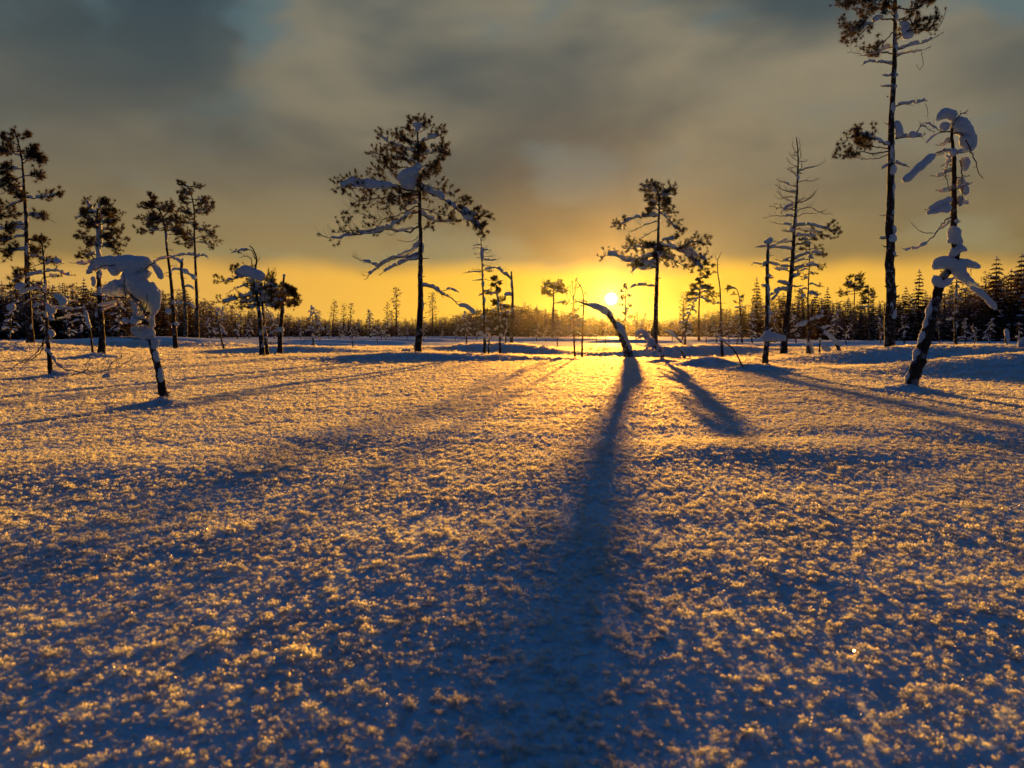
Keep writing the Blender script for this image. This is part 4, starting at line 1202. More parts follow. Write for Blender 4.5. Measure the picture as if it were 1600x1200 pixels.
def hero_left_pine():
    t = Tree('old_pine', 'tall ragged pine at the very left edge with dense frosted crown', 'pine tree', 48, 27, seed=29)
    t.trunk([(48, 547), (46, 500), (43, 450), (42, 400), (41, 350), (38, 300), (36, 268), (33, 240), (24, 207)], 11, 1.8, knots=18, crust=(10, 2.5, 0.6))
    T = 4.6
    t.b([(30, 228), (20, 222), (8, 218), (3, 213)], (1.8, 0.8), tw=10, tl=0.35, tuft=T, snow=(1.6, 0.2, 0.8))
    t.b([(28, 218), (36, 214), (46, 213)], (1.4, 0.7), tw=6, tl=0.4, tuft=T)
    t.b([(30, 222), (26, 213), (22, 203)], (1.4, 0.7), tw=6, tl=0.35, tuft=T * 0.8)
    t.b([(36, 255), (46, 248), (56, 246), (66, 252)], (2.2, 1), tw=22, tl=0.32, tuft=T * 1.1, snow=(2.4, 0.2, 0.6))
    t.b([(36, 250), (50, 240), (56, 234)], (1.8, 0.8), tw=12, tl=0.4, tuft=T)
    t.b([(35, 245), (20, 240), (4, 236)], (1.8, 0.8), tw=14, tl=0.35, tuft=T, snow=(2.0, 0.1, 0.8))
    t.b([(37, 265), (18, 264), (-4, 270)], (2.2, 0.9), tw=20, tl=0.3, tuft=T, snow=(2.4, 0.2, 0.7))
    t.b([(38, 275), (20, 282), (0, 290)], (2.2, 0.9), tw=20, tl=0.3, tuft=T)
    t.b([(39, 290), (16, 295), (-6, 310)], (1.8, 0.7), tw=8, tl=0.25, tuft=T, tp=0.4, dead=8)
    t.b([(41, 308), (54, 310), (70, 308), (88, 304), (95, 308)], (2.4, 0.8), tw=18, tl=0.25, tuft=T * 0.8, t0=0.35, snow=(2.4, 0.05, 0.85), dead=5)
    t.b([(40, 312), (22, 318), (4, 328), (-8, 330)], (2.4, 0.8), tw=14, tl=0.25, tuft=T, tp=0.6, dead=6, snow=(2.2, 0.1, 0.8))
    t.b([(42, 336), (56, 335), (70, 340), (84, 346)], (1.4, 0.5), tw=5, tl=0.25, dead=5)
    t.b([(42, 352), (26, 350), (10, 356), (-6, 360)], (3.2, 1), tw=5, tl=0.2, snow=(3.0, 0.05, 0.95), dead=3)
    t.b([(43, 368), (26, 370), (8, 376), (-8, 374)], (2.6, 0.9), tw=16, tl=0.25, tuft=T, t0=0.4, snow=(2.6, 0.1, 0.8))
    t.b([(42, 330), (22, 336), (0, 338)], (2, 0.8), tw=14, tl=0.25, tuft=T, t0=0.3)
    t.b([(44, 390), (24, 392), (6, 400)], (2.4, 0.9), tw=16, tl=0.28, tuft=T, snow=(2.6, 0.1, 0.8))
    t.b([(44, 400), (62, 402), (78, 410)], (2.2, 0.9), tw=10, tl=0.28, tuft=T, tp=0.6, snow=(2.4, 0.1, 0.8), dead=4)
    t.b([(45, 430), (28, 436), (10, 448)], (2.2, 0.9), tw=10, tl=0.28, tuft=T, tp=0.6, snow=(3.0, 0.1, 0.8), dead=4)
    t.auto(9, 235, 440, 24, 40, tuft=T, w=(2, 0.8), tw=12, tl=0.28, dead=4, snow=2.6, psnow=0.6)


def hero_left_snag():
    t = Tree('dead_sapling', 'thin dark sapling with bare branches sweeping down to the snow on both sides', 'dead tree', 79, 8.95, seed=31, twig='dead')
    t.trunk([(80, 592), (77, 560), (75, 533), (72, 482), (70, 440), (68, 402), (65, 376)], 7.5, 2.0, knots=12, crust=(10, 3.0, 0.2))
    t.b([(74, 545), (84, 562), (94, 573), (106, 577), (126, 581), (146, 588), (158, 592)], (3.0, 0.9), dz=-0.2, tw=6, tl=0.14, snow=(2.6, 0.02, 0.4))
    t.b([(78, 584), (94, 586), (112, 587)], (3.0, 1.4), tw=2, tl=0.2, snow=(3.6, 0.02, 0.98))
    t.b([(112, 587), (130, 581), (155, 580), (175, 577), (194, 568), (210, 556)], (2.2, 0.7), y0=-0.05, dz=-0.25, tw=12, tl=0.2, up=0.9, dead=4)
    t.b([(168, 577), (176, 566), (188, 560), (190, 553)], (1.4, 0.6), y0=-0.2, tw=7, tl=0.35, up=0.9)
    t.b([(140, 580), (134, 572), (140, 562), (146, 560)], (1.2, 0.5), y0=-0.1, tw=4, tl=0.3)
    t.load([[(160, 590, 4), (167, 588, 5), (172, 584, 3.5)]], 'snow_load', dz=-0.2)
    t.b([(72, 527), (60, 548), (48, 559), (34, 565), (18, 574), (2, 577), (-14, 576)], (2.4, 0.8), dz=-0.2, tw=7, tl=0.12)
    t.b([(72, 533), (56, 556), (38, 565), (16, 561), (2, 552), (-8, 545)], (2.0, 0.7), dz=0.3, tw=8, tl=0.14, dead=3)
    t.b([(72, 524), (86, 534), (92, 544), (96, 551)], (1.8, 0.8), tw=3, tl=0.25)
    t.load([[(76, 515, 3), (81, 521, 5), (84, 526, 4)]], 'snow_crust', dz=-0.03)
    t.b([(72, 488), (56, 494), (44, 500), (30, 514)], (2.2, 0.8), tw=3, tl=0.2)
    t.load([[(75, 473, 3.5), (77, 481, 5), (82, 485, 5), (88, 484, 3.5)], [(78, 490, 4), (80, 497, 5), (79, 502, 3)]], 'snow_crust', dz=-0.04)
    t.b([(72, 482), (96, 482), (114, 483), (130, 481)], (2.4, 0.9), dz=-0.2, tw=3, tl=0.15, snow=(2.0, 0.3, 0.98))
    t.b([(74, 500), (92, 499), (108, 494), (128, 489)], (2, 0.8), dz=0.2, tw=3, tl=0.2, snow=(1.7, 0.3, 0.98))
    t.load([[(84, 460, 3), (92, 465, 5), (99, 472, 6), (103, 477, 4)]], 'snow_load', dz=-0.1)
    t.b([(71, 455), (84, 460), (100, 470), (126, 470)], (2.2, 0.7), y0=-0.08, tw=4, tl=0.2, snow=(1.6, 0.6, 0.95))
    t.b([(71, 455), (58, 452), (42, 455), (26, 462)], (2.4, 0.9), tw=5, tl=0.25, snow=(3.0, 0.1, 0.9))
    t.load([[(24, 448, 5), (34, 448, 6.5), (42, 450, 5)]], 'snow_load', dz=0.05)
    t.load([[(10, 482, 4), (18, 480, 6), (24, 482, 4.5)]], 'snow_load', dz=0.02)
    t.b([(71, 462), (52, 466), (36, 476), (14, 484)], (2.4, 0.9), tw=4, tl=0.2, snow=(1.8, 0.1, 0.6))
    t.b([(69, 424), (90, 424), (104, 430), (118, 430)], (2.2, 0.9), tw=5, tl=0.25, tuft=3.4, tp=0.4, snow=(2.6, 0.1, 0.9))
    t.b([(69, 412), (84, 410), (100, 412)], (2.2, 0.9), tw=2, tl=0.2, snow=(3.6, 0.1, 0.98))
    t.b([(68, 398), (60, 394), (52, 392)], (1.4, 0.8), tw=4, tl=0.4, tuft=4.6)
    t.b([(68, 398), (70, 390), (71, 385)], (1.2, 0.8), tw=1, tl=0.4, tuft=4.2, multi=1)
    for p in ([(65, 380), (64, 377), (63, 375)], [(68, 410), (48, 418), (44, 416)], [(69, 420), (58, 425), (46, 428)], [(70, 430), (62, 440), (50, 440)], [(69, 415), (76, 412), (84, 408)]):
        t.b(p, (1.4, 0.8), tw=2, tl=0.5, tuft=5.2, multi=2)
    t.auto(10, 400, 500, 22, 34, w=(2, 0.8), tw=4, tl=0.25, tuft=3.6, tp=0.35, snow=3.2, psnow=0.7, dead=3)


for f in (hero_right_pine, hero_bare_pine, hero_tall_pine, hero_leaning_snag, hero_snow_ghost, hero_bent_log, hero_pole_collar, hero_left_pine, hero_left_snag):
    f()


# ---------------------------------------------------------------- the other trees of the open bog
def pines():
    T = 3.2
    # second row at the left
    t = Tree('bushy_pine', 'small bushy topped pine with a snow wrapped foot behind the anvil-shaped snow load', 'pine tree', 159, 17.0, seed=41)
    t.trunk([(160, 562), (159, 520), (156, 470), (153, 400), (153, 360), (152, 325)], 11, 2.6, knots=12, crust=(14, 4.2, 0.4))
    t.b([(153, 345), (146, 332), (138, 320), (134, 312)], (2, 0.9), tw=8, tl=0.3, tuft=T, snow=(2.2, 0.1, 0.9))
    t.b([(153, 348), (140, 342), (128, 338), (118, 342)], (2.4, 0.9), tw=5, tl=0.25, tuft=T, tp=0.4, snow=(2.4, 0.2, 0.98))
    for p in ([(153, 340), (164, 330), (172, 320)], [(153, 345), (168, 336), (182, 332)], [(153, 352), (170, 346), (188, 344)], [(154, 360), (172, 358), (190, 364)], [(154, 368), (172, 372), (194, 384)],
              [(154, 378), (174, 386), (188, 398)], [(154, 350), (145, 352), (140, 352)], [(153, 330), (158, 320), (166, 314)]):
        t.b(p, (2.2, 0.9), tw=16, tl=0.33, tuft=T, snow=(2.0, 0.2, 0.8), dead=2)
    t.b([(155, 412), (146, 402), (132, 376), (123, 357)], (2.4, 0.9), tw=5, tl=0.16)
    t.b([(155, 402), (142, 406), (132, 410)], (1.6, 0.6), tw=7, tl=0.3, tuft=T, tp=0.5)
    t.auto(14, 330, 400, 24, 36, tuft=T, w=(1.8, 0.8), tw=12, tl=0.33, snow=2.0, psnow=0.5, dead=2)
    t.auto(8, 420, 520, 22, 22, w=(2.0, 0.8), tw=4, tl=0.3, snow=3.2, psnow=0.8, dead=3)

    t = Tree('small_dead_sapling', 'tiny leaning snow topped stick between the thin sapling and the bushy topped pine', 'dead tree', 146, 19.0, seed=42, twig='dead')
    t.trunk([(146, 552), (142, 525), (138, 505), (134, 486)], 4, 2, knots=4)
    t.load([[(141, 514, 3.5), (138, 505, 3), (135, 492, 3), (133, 484, 2.2)]], 'snow_load')
    t.b([(138, 500), (128, 494), (118, 494)], (1.6, 0.7), tw=3, tl=0.3, snow=(1.6, 0.1, 0.95))

    t = Tree('tufted_pine', 'leaning pine with scattered black tufts, left one of the pair beyond the anvil-shaped snow load', 'pine tree', 275, 28.0, seed=43)
    t.trunk([(275, 545), (271, 490), (266, 430), (261, 390), (257, 350), (248, 325), (235, 308)], 7.5, 1.6, knots=16, crust=(5, 2.2, 0.5))
    for p in ([(250, 330), (240, 322), (228, 318)], [(246, 322), (238, 312), (234, 305)], [(256, 345), (240, 340), (224, 346), (220, 342)], [(258, 360), (240, 360), (224, 362), (214, 364)], [(254, 340), (264, 330), (268, 318)],
              [(258, 356), (270, 345), (280, 340)], [(258, 362), (272, 358), (284, 362)], [(257, 350), (246, 346), (232, 352)]):
        t.b(p, (1.8, 0.7), tw=12, tl=0.3, tuft=T, snow=(1.4, 0.2, 0.8))
    t.auto(12, 318, 368, 20, 34, tuft=T, w=(1.6, 0.7), tw=10, tl=0.3, snow=1.5, psnow=0.4)
    t.auto(8, 370, 470, 20, 16, w=(1.2, 0.4), tw=3, tl=0.3, dead=3)
    t.auto(5, 470, 520, 14, 14, w=(1.6, 0.8), tw=2, snow=3.4, psnow=1.0)

    t = Tree('tufted_pine', 'taller feathery topped pine, right one of the pair beyond the anvil-shaped snow load', 'pine tree', 309, 46.0, seed=44)
    t.trunk([(309, 526), (308, 480), (306, 430), (304, 370), (303, 325), (296, 295), (288, 287)], 6.5, 1.4, knots=14)
    for p in ([(300, 303), (290, 300), (280, 306)], [(296, 295), (286, 289), (278, 288)], [(303, 315), (290, 318), (280, 312)], [(303, 322), (318, 318), (332, 326)], [(303, 330), (320, 328), (332, 322)],
              [(304, 335), (288, 330), (278, 330)], [(304, 352), (290, 348), (280, 358)], [(304, 358), (322, 362), (340, 384)], [(305, 372), (292, 366), (284, 372)], [(305, 378), (320, 380), (334, 388)], [(305, 366), (298, 380), (294, 388)]):
        t.b(p, (1.6, 0.7), tw=13, tl=0.32, tuft=2.6, snow=(1.2, 0.2, 0.8))
    t.auto(16, 292, 388, 16, 32, tuft=2.6, w=(1.5, 0.6), tw=10, tl=0.3, snow=1.5, psnow=0.4)
    t.b([(306, 402), (318, 399), (326, 404)], (2, 0.8), tw=5, tl=0.3, snow=(2.0, 0.05, 0.95))
    t.b([(306, 400), (290, 398), (270, 402), (246, 404)], (2.2, 0.7), tw=6, tl=0.2, snow=(2.0, 0.05, 0.95))

    t = Tree('forked_snag', 'broken snag with two drooping snowy arms between the leaning tufted pair', 'dead tree', 289, 40.0, seed=45, bark='dead', twig='dead')
    t.trunk([(289, 528), (290, 500), (288, 460), (284, 430), (284, 408)], 6.5, 4.5, knots=8)
    t.load([[(284, 404, 3.2), (286, 408, 3.6)]], 'snow_load')
    t.b([(285, 424), (294, 428), (302, 434), (306, 440)], (2.8, 1.1), tw=2, tl=0.2, snow=(3.2, 0.02, 0.98))
    t.b([(285, 412), (272, 404), (258, 402), (244, 406)], (2.4, 0.9), tw=5, tl=0.2, snow=(2.0, 0.05, 0.95))
    t.b([(284, 422), (274, 421), (266, 424)], (2.2, 1), tw=2, tl=0.2, snow=(2.6, 0.05, 0.95))
    t.b([(288, 448), (296, 448), (304, 453)], (1.8, 0.9), tw=2, tl=0.2, snow=(2.0, 0.05, 0.95))
    t.b([(286, 475), (276, 473), (268, 474)], (1.8, 0.9), tw=2, tl=0.2, snow=(2.4, 0.05, 0.95))
    t.b([(289, 476), (298, 476), (306, 484)], (1.8, 0.9), tw=2, tl=0.2, snow=(2.2, 0.05, 0.95))

    t = Tree('flagged_pine', 'crooked pine with a snow saddle on its crown and long flag-like arms pointing left', 'pine tree', 410, 18.5, seed=47)
    t.trunk([(410, 564), (408, 530), (405, 490), (401, 460), (397, 440), (399, 420), (401, 405), (396, 390), (390, 384)], 9, 1.6, knots=14, crust=(12, 2.6, 0.3))
    t.load([[(366, 428, 4), (376, 424, 6), (386, 424, 8.5), (397, 427, 9), (407, 432, 7.5), (413, 438, 5)], [(391, 436, 3), (391, 442, 2.5)]], 'snow_load', lump=0.2, label='saddle of blue snow on the crown', dz=-0.05)
    t.b([(398, 434), (380, 432), (365, 436), (348, 440), (334, 438)], (3, 0.9), tw=16, tl=0.16, tuft=3.0, tp=0.7, snow=(2.0, 0.3, 0.8), dead=4)
    t.b([(372, 430), (366, 422), (367, 418)], (2, 1), y0=-0.1, tw=9, tl=0.5, tuft=3.0)
    t.b([(399, 405), (394, 392), (384, 390), (370, 393), (362, 395)], (1.8, 0.7), tw=9, tl=0.2, tuft=2.6, tp=0.6, snow=(2.2, 0.5, 0.95))
    t.b([(394, 418), (392, 404), (382, 400), (374, 403)], (1.6, 0.6), tw=8, tl=0.25, dead=5)
    t.b([(400, 410), (405, 405), (406, 402)], (1.2, 0.5), tw=3, tl=0.4)
    t.b([(400, 447), (386, 447), (370, 450), (352, 460)], (1.8, 0.7), tw=5, tl=0.2, snow=(1.6, 0.3, 0.6))
    t.b([(402, 458), (388, 462), (372, 466), (354, 472), (340, 470)], (3.4, 1.2), tw=18, tl=0.2, tuft=3.0, tp=0.7, t0=0.4, snow=(3.4, 0.02, 0.9), dead=3)
    t.b([(402, 468), (384, 472), (366, 474)], (2.4, 1), dz=0.8, tw=14, tl=0.3, tuft=3.0, snow=(2.4, 0.1, 0.8))
    t.b([(402, 432), (416, 438), (428, 448)], (1.8, 0.8), tw=8, tl=0.3, up=0.9, tuft=2.0, tp=0.3)
    t.auto(8, 425, 475, 34, 46, tuft=3.0, w=(2, 0.8), tw=9, tl=0.25, snow=3.0, psnow=0.8, az=math.pi / 2, ring=1.0)

    t = Tree('bushy_pine', 'low bushy pine with upright bare twigs squeezed between two crooked trunks', 'pine tree', 418, 18.8, seed=48)
    t.trunk([(418, 563), (415, 530), (412, 500), (410, 470), (414, 440), (419, 428)], 7, 1.4, knots=10, crust=(10, 2.6, 0.3))
    for p in ([(411, 470), (426, 462), (440, 458)], [(411, 462), (424, 452), (438, 448)], [(412, 452), (422, 444), (428, 436)], [(411, 466), (430, 470), (452, 468)], [(411, 478), (424, 478), (438, 480)], [(412, 458), (405, 452), (400, 450)]):
        t.b(p, (2, 0.8), tw=12, tl=0.3, tuft=3.0, snow=(3.2, 0.1, 0.95))
    for p in ([(416, 440), (419, 428), (420, 418)], [(418, 436), (426, 428), (429, 418)], [(422, 440), (430, 432), (432, 424)]):
        t.b(p, (1.2, 0.5), tw=6, tl=0.4, up=1.0)
    t.auto(10, 445, 485, 24, 34, tuft=3.0, w=(2, 0.8), tw=10, tl=0.3, snow=3.2, psnow=0.8)
    t.auto(5, 500, 540, 14, 14, w=(2, 0.8), tw=2, snow=2.6, psnow=1.0)

    t = Tree('snow_capped_pine', 'short pole-like pine topped with a snow knob, right of the crooked pair', 'pine tree', 437, 20.5, seed=49)
    t.trunk([(437, 555), (438, 520), (441, 480), (442, 450), (444, 430)], 9, 3, knots=8, crust=(10, 3.2, 0.6))
    t.load([[(444, 428, 3.6), (444, 433, 3)], [(440, 446, 4.5), (443, 440, 3.5)], [(438, 510, 6), (440, 520, 5)]], 'snow_load')
    for p in ([(442, 458), (452, 454), (460, 455)], [(442, 464), (456, 462), (466, 468)], [(442, 470), (454, 474), (464, 472)], [(442, 460), (430, 458), (424, 460)], [(441, 476), (430, 478), (424, 474)]):
        t.b(p, (2, 0.8), tw=14, tl=0.33, tuft=3.2, snow=(3.2, 0.05, 0.9))
    t.auto(8, 450, 482, 18, 22, tuft=3.2, w=(2, 0.8), tw=10, tl=0.3, snow=3, psnow=0.8)

    t = Tree('small_dead_sapling', 'slim leaning stick tree with drooping twigs left of the crooked flagged pine', 'dead tree', 351, 23.5, seed=50, twig='dead')
    t.trunk([(351, 551), (346, 530), (341, 505), (337, 485)], 3.4, 1.2, knots=6)
    t.auto(9, 484, 520, 22, 18, w=(1.2, 0.5), tw=5, tl=0.3, dead=4, snow=1.5, psnow=0.7, sag=0.7)

    # middle
    t = Tree('bare_pine', 'thin nearly bare pole pine with short side twigs right of the big spreading pine', 'pine tree', 757, 18.5, seed=51)
    t.trunk([(758, 557), (757, 520), (756, 480), (754, 440), (753, 400), (751, 370)], 5.0, 1.2, knots=14, crust=(12, 2.8, 0.6))
    for p, sn in (([(754, 393), (760, 391), (768, 391)], 2.0), ([(754, 401), (764, 401), (775, 399)], 0), ([(754, 406), (768, 407), (783, 404)], 1.5), ([(755, 422), (770, 419), (782, 417)], 1.6), ([(753, 425), (740, 425), (722, 427)], 1.4),
                  ([(752, 388), (744, 387), (738, 389)], 0), ([(754, 437), (746, 438), (738, 438)], 1.0), ([(755, 455), (762, 455), (767, 450)], 2.0), ([(755, 460), (750, 461), (747, 463)], 1.6)):
        t.b(p, (1.4, 0.5), tw=5, tl=0.25, snow=(sn, 0.15, 0.8) if sn else None, dead=3)
    t.auto(14, 375, 440, 14, 18, w=(1.0, 0.4), tw=4, tl=0.35, dead=4, snow=1.3, psnow=0.3)
    t.auto(8, 490, 530, 10, 12, w=(1.4, 0.6), tw=3, snow=2.6, psnow=1)

    t = Tree('young_pine', 'small tufted young pine with dark needle balls beside the thin bare pole pine', 'pine tree', 781, 19.2, seed=52)
    t.trunk([(781, 555), (781, 520), (779, 490), (777, 465), (775, 440), (775, 434)], 4.2, 1.2, knots=8, crust=(7, 2.4, 0.4))
    t.auto(15, 432, 500, 7, 24, tuft=2.6, w=(1.4, 0.6), tw=7, tl=0.3, snow=2.0, psnow=0.8, sag=0.5)
    t.auto(6, 505, 530, 12, 12, w=(1.4, 0.6), tw=3, snow=2.2, psnow=1)
    t = Tree('small_dead_sapling', 'short twiggy stick standing at the foot of the thin bare pole pine', 'dead tree', 763, 18.8, seed=53, twig='dead')
    t.trunk([(763, 556), (764, 540), (765, 520)], 3.2, 1.2, knots=6, crust=(4, 2.2, 0.4))
    t.auto(5, 522, 540, 10, 10, w=(1.2, 0.5), tw=3, snow=1.8, psnow=0.8)
    t = Tree('small_dead_sapling', 'snow crusted thin stick behind the dark mound right of the bare pole pine', 'dead tree', 790, 31, seed=54, twig='dead')
    t.trunk([(790, 531), (791, 505), (790, 483)], 3.2, 1.8, knots=4, crust=(12, 2.0, 0.4))
    t.auto(5, 484, 510, 8, 8, w=(1.2, 0.5), tw=3, snow=1.8, psnow=0.8)

    t = Tree('arched_snag', 'dead trunk with one thick arm arching to the left, right of the tufted young pine', 'dead tree', 799, 31.5, seed=55, bark='dead', twig='dead')
    t.trunk([(799, 532), (800, 500), (801, 465), (800, 440), (799, 424)], 6.0, 2.6, knots=8, crust=(5, 2.0, 3.0))
    t.b([(799, 436), (793, 431), (786, 427), (780, 421), (772, 417)], (3.6, 1.6), tw=3, tl=0.25, snow=(2.5, 0.05, 0.85))
    t.b([(774, 418), (768, 419), (762, 424)], (1.6, 0.7), tw=7, tl=0.5, tuft=2.2, tp=0.5, snow=(1.6, 0.1, 0.9))
    t.b([(800, 462), (793, 461), (787, 464)], (2, 0.9), tw=2, tl=0.3, snow=(2.4, 0.05, 0.95))

    t = Tree('umbrella_pine', 'distant flat topped pine standing above the wood left of the sun', 'pine tree', 864, 92, seed=56)
    t.trunk([(864, 529), (864, 500), (865, 470), (865, 446)], 4.2, 1.6, knots=4)
    for p in ([(865, 450), (856, 448), (846, 453)], [(865, 446), (858, 442), (850, 443)], [(865, 446), (873, 441), (880, 444)], [(865, 452), (876, 450), (885, 453)], [(865, 458), (877, 455), (886, 458)], [(865, 455), (855, 455), (848, 457)]):
        t.b(p, (1.4, 0.7), tw=10, tl=0.35, tuft=1.9, snow=(1.2, 0.2, 0.9), up=0.2)
    t.b([(865, 474), (875, 473), (888, 473)], (1.4, 0.6), tw=8, tl=0.25, tuft=1.9, t0=0.4, snow=(0.9, 0.3, 0.9), up=0.2)
    t.auto(8, 444, 462, 12, 20, tuft=1.9, w=(1.3, 0.6), tw=7, tl=0.35, snow=1.2, psnow=0.5, up=0.2)

    t = Tree('seedling_pine', 'thin young pine, taller one left of the sun, few needle balls on top', 'pine tree', 909, 20.5, seed=57)
    t.trunk([(909, 559), (910, 530), (911, 500), (912, 480), (911, 460), (908, 447)], 3.4, 1.0, knots=6)
    for p in ([(911, 462), (915, 458), (917, 460)], [(909, 450), (906, 446), (906, 447)], [(908, 448), (902, 440), (900, 437)]):
        t.b(p, (1.0, 0.6), tw=1, tl=0.5, tuft=2.6, multi=1)
    t.auto(8, 468, 520, 10, 12, w=(1.0, 0.4), tw=4, tl=0.35, snow=1.6, psnow=0.6)
    t = Tree('seedling_pine', 'thin young pine, snowy twigged one left of the sun, needle balls on bare tips', 'pine tree', 898, 23.5, seed=58)
    t.trunk([(898, 554), (897, 530), (896, 508), (897, 486), (896, 466)], 3.6, 0.9, knots=6)
    for p in ([(896, 470), (892, 458), (891, 446)], [(896, 468), (895, 455), (894, 441)], [(896, 466), (899, 450), (900, 438)], [(896, 470), (899, 455), (901, 444)]):
        t.b(p, (0.8, 0.5), tw=1, tl=0.3, tuft=2.4, multi=1)
    t.auto(13, 486, 530, 12, 20, w=(1.1, 0.4), tw=5, tl=0.35, snow=1.6, psnow=0.9, sag=0.6)
    t.auto(7, 468, 500, 8, 12, w=(0.9, 0.4), tw=4, tl=0.35, tuft=1.8, tp=0.4)

    t = Tree('young_pine', 'slim hazy pine immediately right of the sun', 'pine tree', 976, 85, seed=59)
    t.trunk([(976, 530), (977, 490), (978, 455), (979, 441)], 2.4, 0.8)
    t.auto(14, 441, 505, 5, 14, tuft=1.5, w=(1.0, 0.4), tw=6, tl=0.35, snow=1.0, psnow=0.4)

    t = Tree('fallen_sapling', 'snow crusted sapling bowed over to the left at the foot of the slim pine', 'dead tree', 1033, 14.4, seed=60, bark='dead', twig='dead')
    t.trunk([(1034, 566), (1035, 556), (1028, 546), (1018, 536), (1010, 526), (1002, 518)], 6.5, 2.5, knots=8, crust=(14, 3.0, 0.5), wob=0.3)
    t.load([[(1010, 523, 3), (1003, 518, 3.6), (996, 519, 3), (992, 522, 2.2)], [(1016, 533, 3.4), (1011, 527, 3)], [(1030, 549, 4), (1036, 556, 4.5)]], 'snow_load')
    for p in ([(1004, 519), (996, 524), (992, 532)], [(1018, 537), (1010, 541), (1004, 543)], [(1020, 540), (1010, 546), (1008, 550)], [(1022, 543), (1016, 552), (1010, 553)], [(1008, 525), (998, 529), (992, 533)]):
        t.b(p, (1.4, 0.6), tw=6, tl=0.35, snow=(2.2, 0.1, 0.9))
    t = Tree('bowed_sapling', 'pale snow covered sapling bowed to the left behind the slim pine', 'dead tree', 1071, 34, seed=61, bark='dead', twig='dead')
    t.trunk([(1071, 539), (1062, 532), (1052, 524), (1044, 518), (1036, 519)], 3.4, 1.6, knots=3)
    t.load([[(1066, 534, 1.8), (1056, 526, 2.2), (1046, 518, 2.4), (1037, 518, 1.8)]], 'snow_load')
    t = Tree('bowed_sapling', 'short snow covered log poking out of the drift right of the slim pine', 'dead tree', 1072, 21, seed=62, bark='dead', twig='dead')
    t.trunk([(1073, 554), (1064, 548), (1053, 541)], 3.6, 2.2)
    t.load([[(1072, 552, 2.4), (1064, 546, 2.4), (1054, 540, 2.2)]], 'snow_load')

    t = Tree('bare_sapling', 'very thin tall bare sapling with a forked tip right of the slim pine', 'dead tree', 1129, 21, seed=63, twig='dead')
    t.trunk([(1129, 555), (1127, 520), (1126, 480), (1125, 450), (1122, 430), (1121, 410), (1124, 400), (1129, 393)], 4.6, 0.7, knots=12, wob=0.1)
    t.b([(1122, 408), (1118, 403), (1114, 401)], (0.8, 0.4), tw=4, tl=0.4)
    t.auto(14, 470, 535, 8, 20, w=(1.0, 0.4), tw=4, tl=0.3, snow=1.2, psnow=0.7, dead=2)
    t.auto(8, 410, 470, 5, 10, w=(0.7, 0.3), tw=2, tl=0.3)
    t = Tree('leaning_stick', 'bare stick slanting up to the left out of a small drift', 'dead branch', 1165, 10.8, seed=64, bark='dead', twig='dead')
    t.trunk([(1165, 579), (1158, 568), (1150, 552), (1142, 542), (1130, 533), (1119, 522)], 2.6, 2.2, knots=6)
    t.load([[(1119, 522, 1.4), (1127, 529, 2.4), (1135, 535, 2.6)]], 'snow_cap')
    t.b([(1134, 536), (1126, 528), (1118, 523)], (1.6, 0.8), tw=4, tl=0.3, snow=(1.3, 0.1, 0.9))

    t = Tree('young_pine', 'slender spruce-like pine with drooping snowy side arms close behind the half bare pine', 'pine tree', 1263, 36, seed=65)
    t.trunk([(1262, 534), (1262, 500), (1263, 450), (1265, 400), (1266, 360)], 3.6, 0.9, knots=6)
    t.auto(10, 358, 400, 8, 22, tuft=2.2, w=(1.4, 0.6), tw=7, tl=0.3, snow=1.6, psnow=0.6)
    t.auto(12, 400, 470, 24, 22, tuft=2.2, tp=0.5, w=(1.6, 0.6), tw=6, tl=0.3, t0=0.5, snow=2.2, psnow=0.8, sag=0.5)
    t = Tree('snowy_stump', 'stubby stump plastered with snow at the left end of the long mound', 'tree stump', 1264, 17.6, seed=66, bark='dead', twig='dead')
    t.trunk([(1264, 556), (1263, 545), (1264, 533)], 8.5, 6, wob=0.3)
    t.load([[(1263, 533, 5), (1266, 540, 4), (1269, 548, 3), (1270, 555, 3)], [(1261, 540, 3)]], 'snow_load')
    t = Tree('fallen_sapling', 'snowy broken sapling leaning left over the mound with raised jagged arms', 'dead tree', 1316, 16.5, seed=67, bark='dead', twig='dead')
    t.trunk([(1317, 545), (1306, 535), (1294, 523), (1282, 514), (1272, 508), (1262, 502)], 7.5, 2.2, knots=5, wob=0.3)
    t.load([[(1314, 541, 4), (1304, 532, 4), (1294, 522, 3.4), (1286, 516, 2.6)], [(1262, 500, 2.4), (1256, 505, 3.4), (1249, 507, 3.4), (1243, 511, 2)]], 'snow_load')
    t.b([(1264, 502), (1272, 499), (1280, 497), (1286, 493), (1284, 487), (1278, 481)], (2.6, 1.4), tw=2, tl=0.2, snow=(2.4, 0.05, 0.95))
    t.b([(1262, 502), (1252, 506), (1242, 514), (1236, 517)], (2.4, 1), tw=3, tl=0.2)
    t.b([(1284, 516), (1292, 512), (1300, 510)], (2.2, 1), tw=2, tl=0.3, snow=(2.6, 0.1, 0.95))
    t = Tree('small_dead_sapling', 'little dark peg with a snowy log beside it under the broken leaning sapling', 'dead tree', 1280, 17.4, seed=68, bark='dead', twig='dead')
    t.trunk([(1280, 553), (1281, 535), (1283, 522)], 3.4, 2.4)
    t.load([[(1283, 540, 3), (1290, 544, 4.2), (1298, 548, 3.4)], [(1282, 527, 2.6), (1281, 533, 2.4)]], 'snow_load')

    t = Tree('tall_thin_pine', 'tall thin pine with open tufted crown left of the towering pine', 'pine tree', 1333, 52, seed=69)
    t.trunk([(1333, 536), (1334, 500), (1335, 465), (1336, 432)], 3.0, 0.9, knots=6)
    t.auto(15, 432, 462, 9, 22, tuft=2.2, w=(1.2, 0.6), tw=7, tl=0.33, snow=1.4, psnow=0.6)
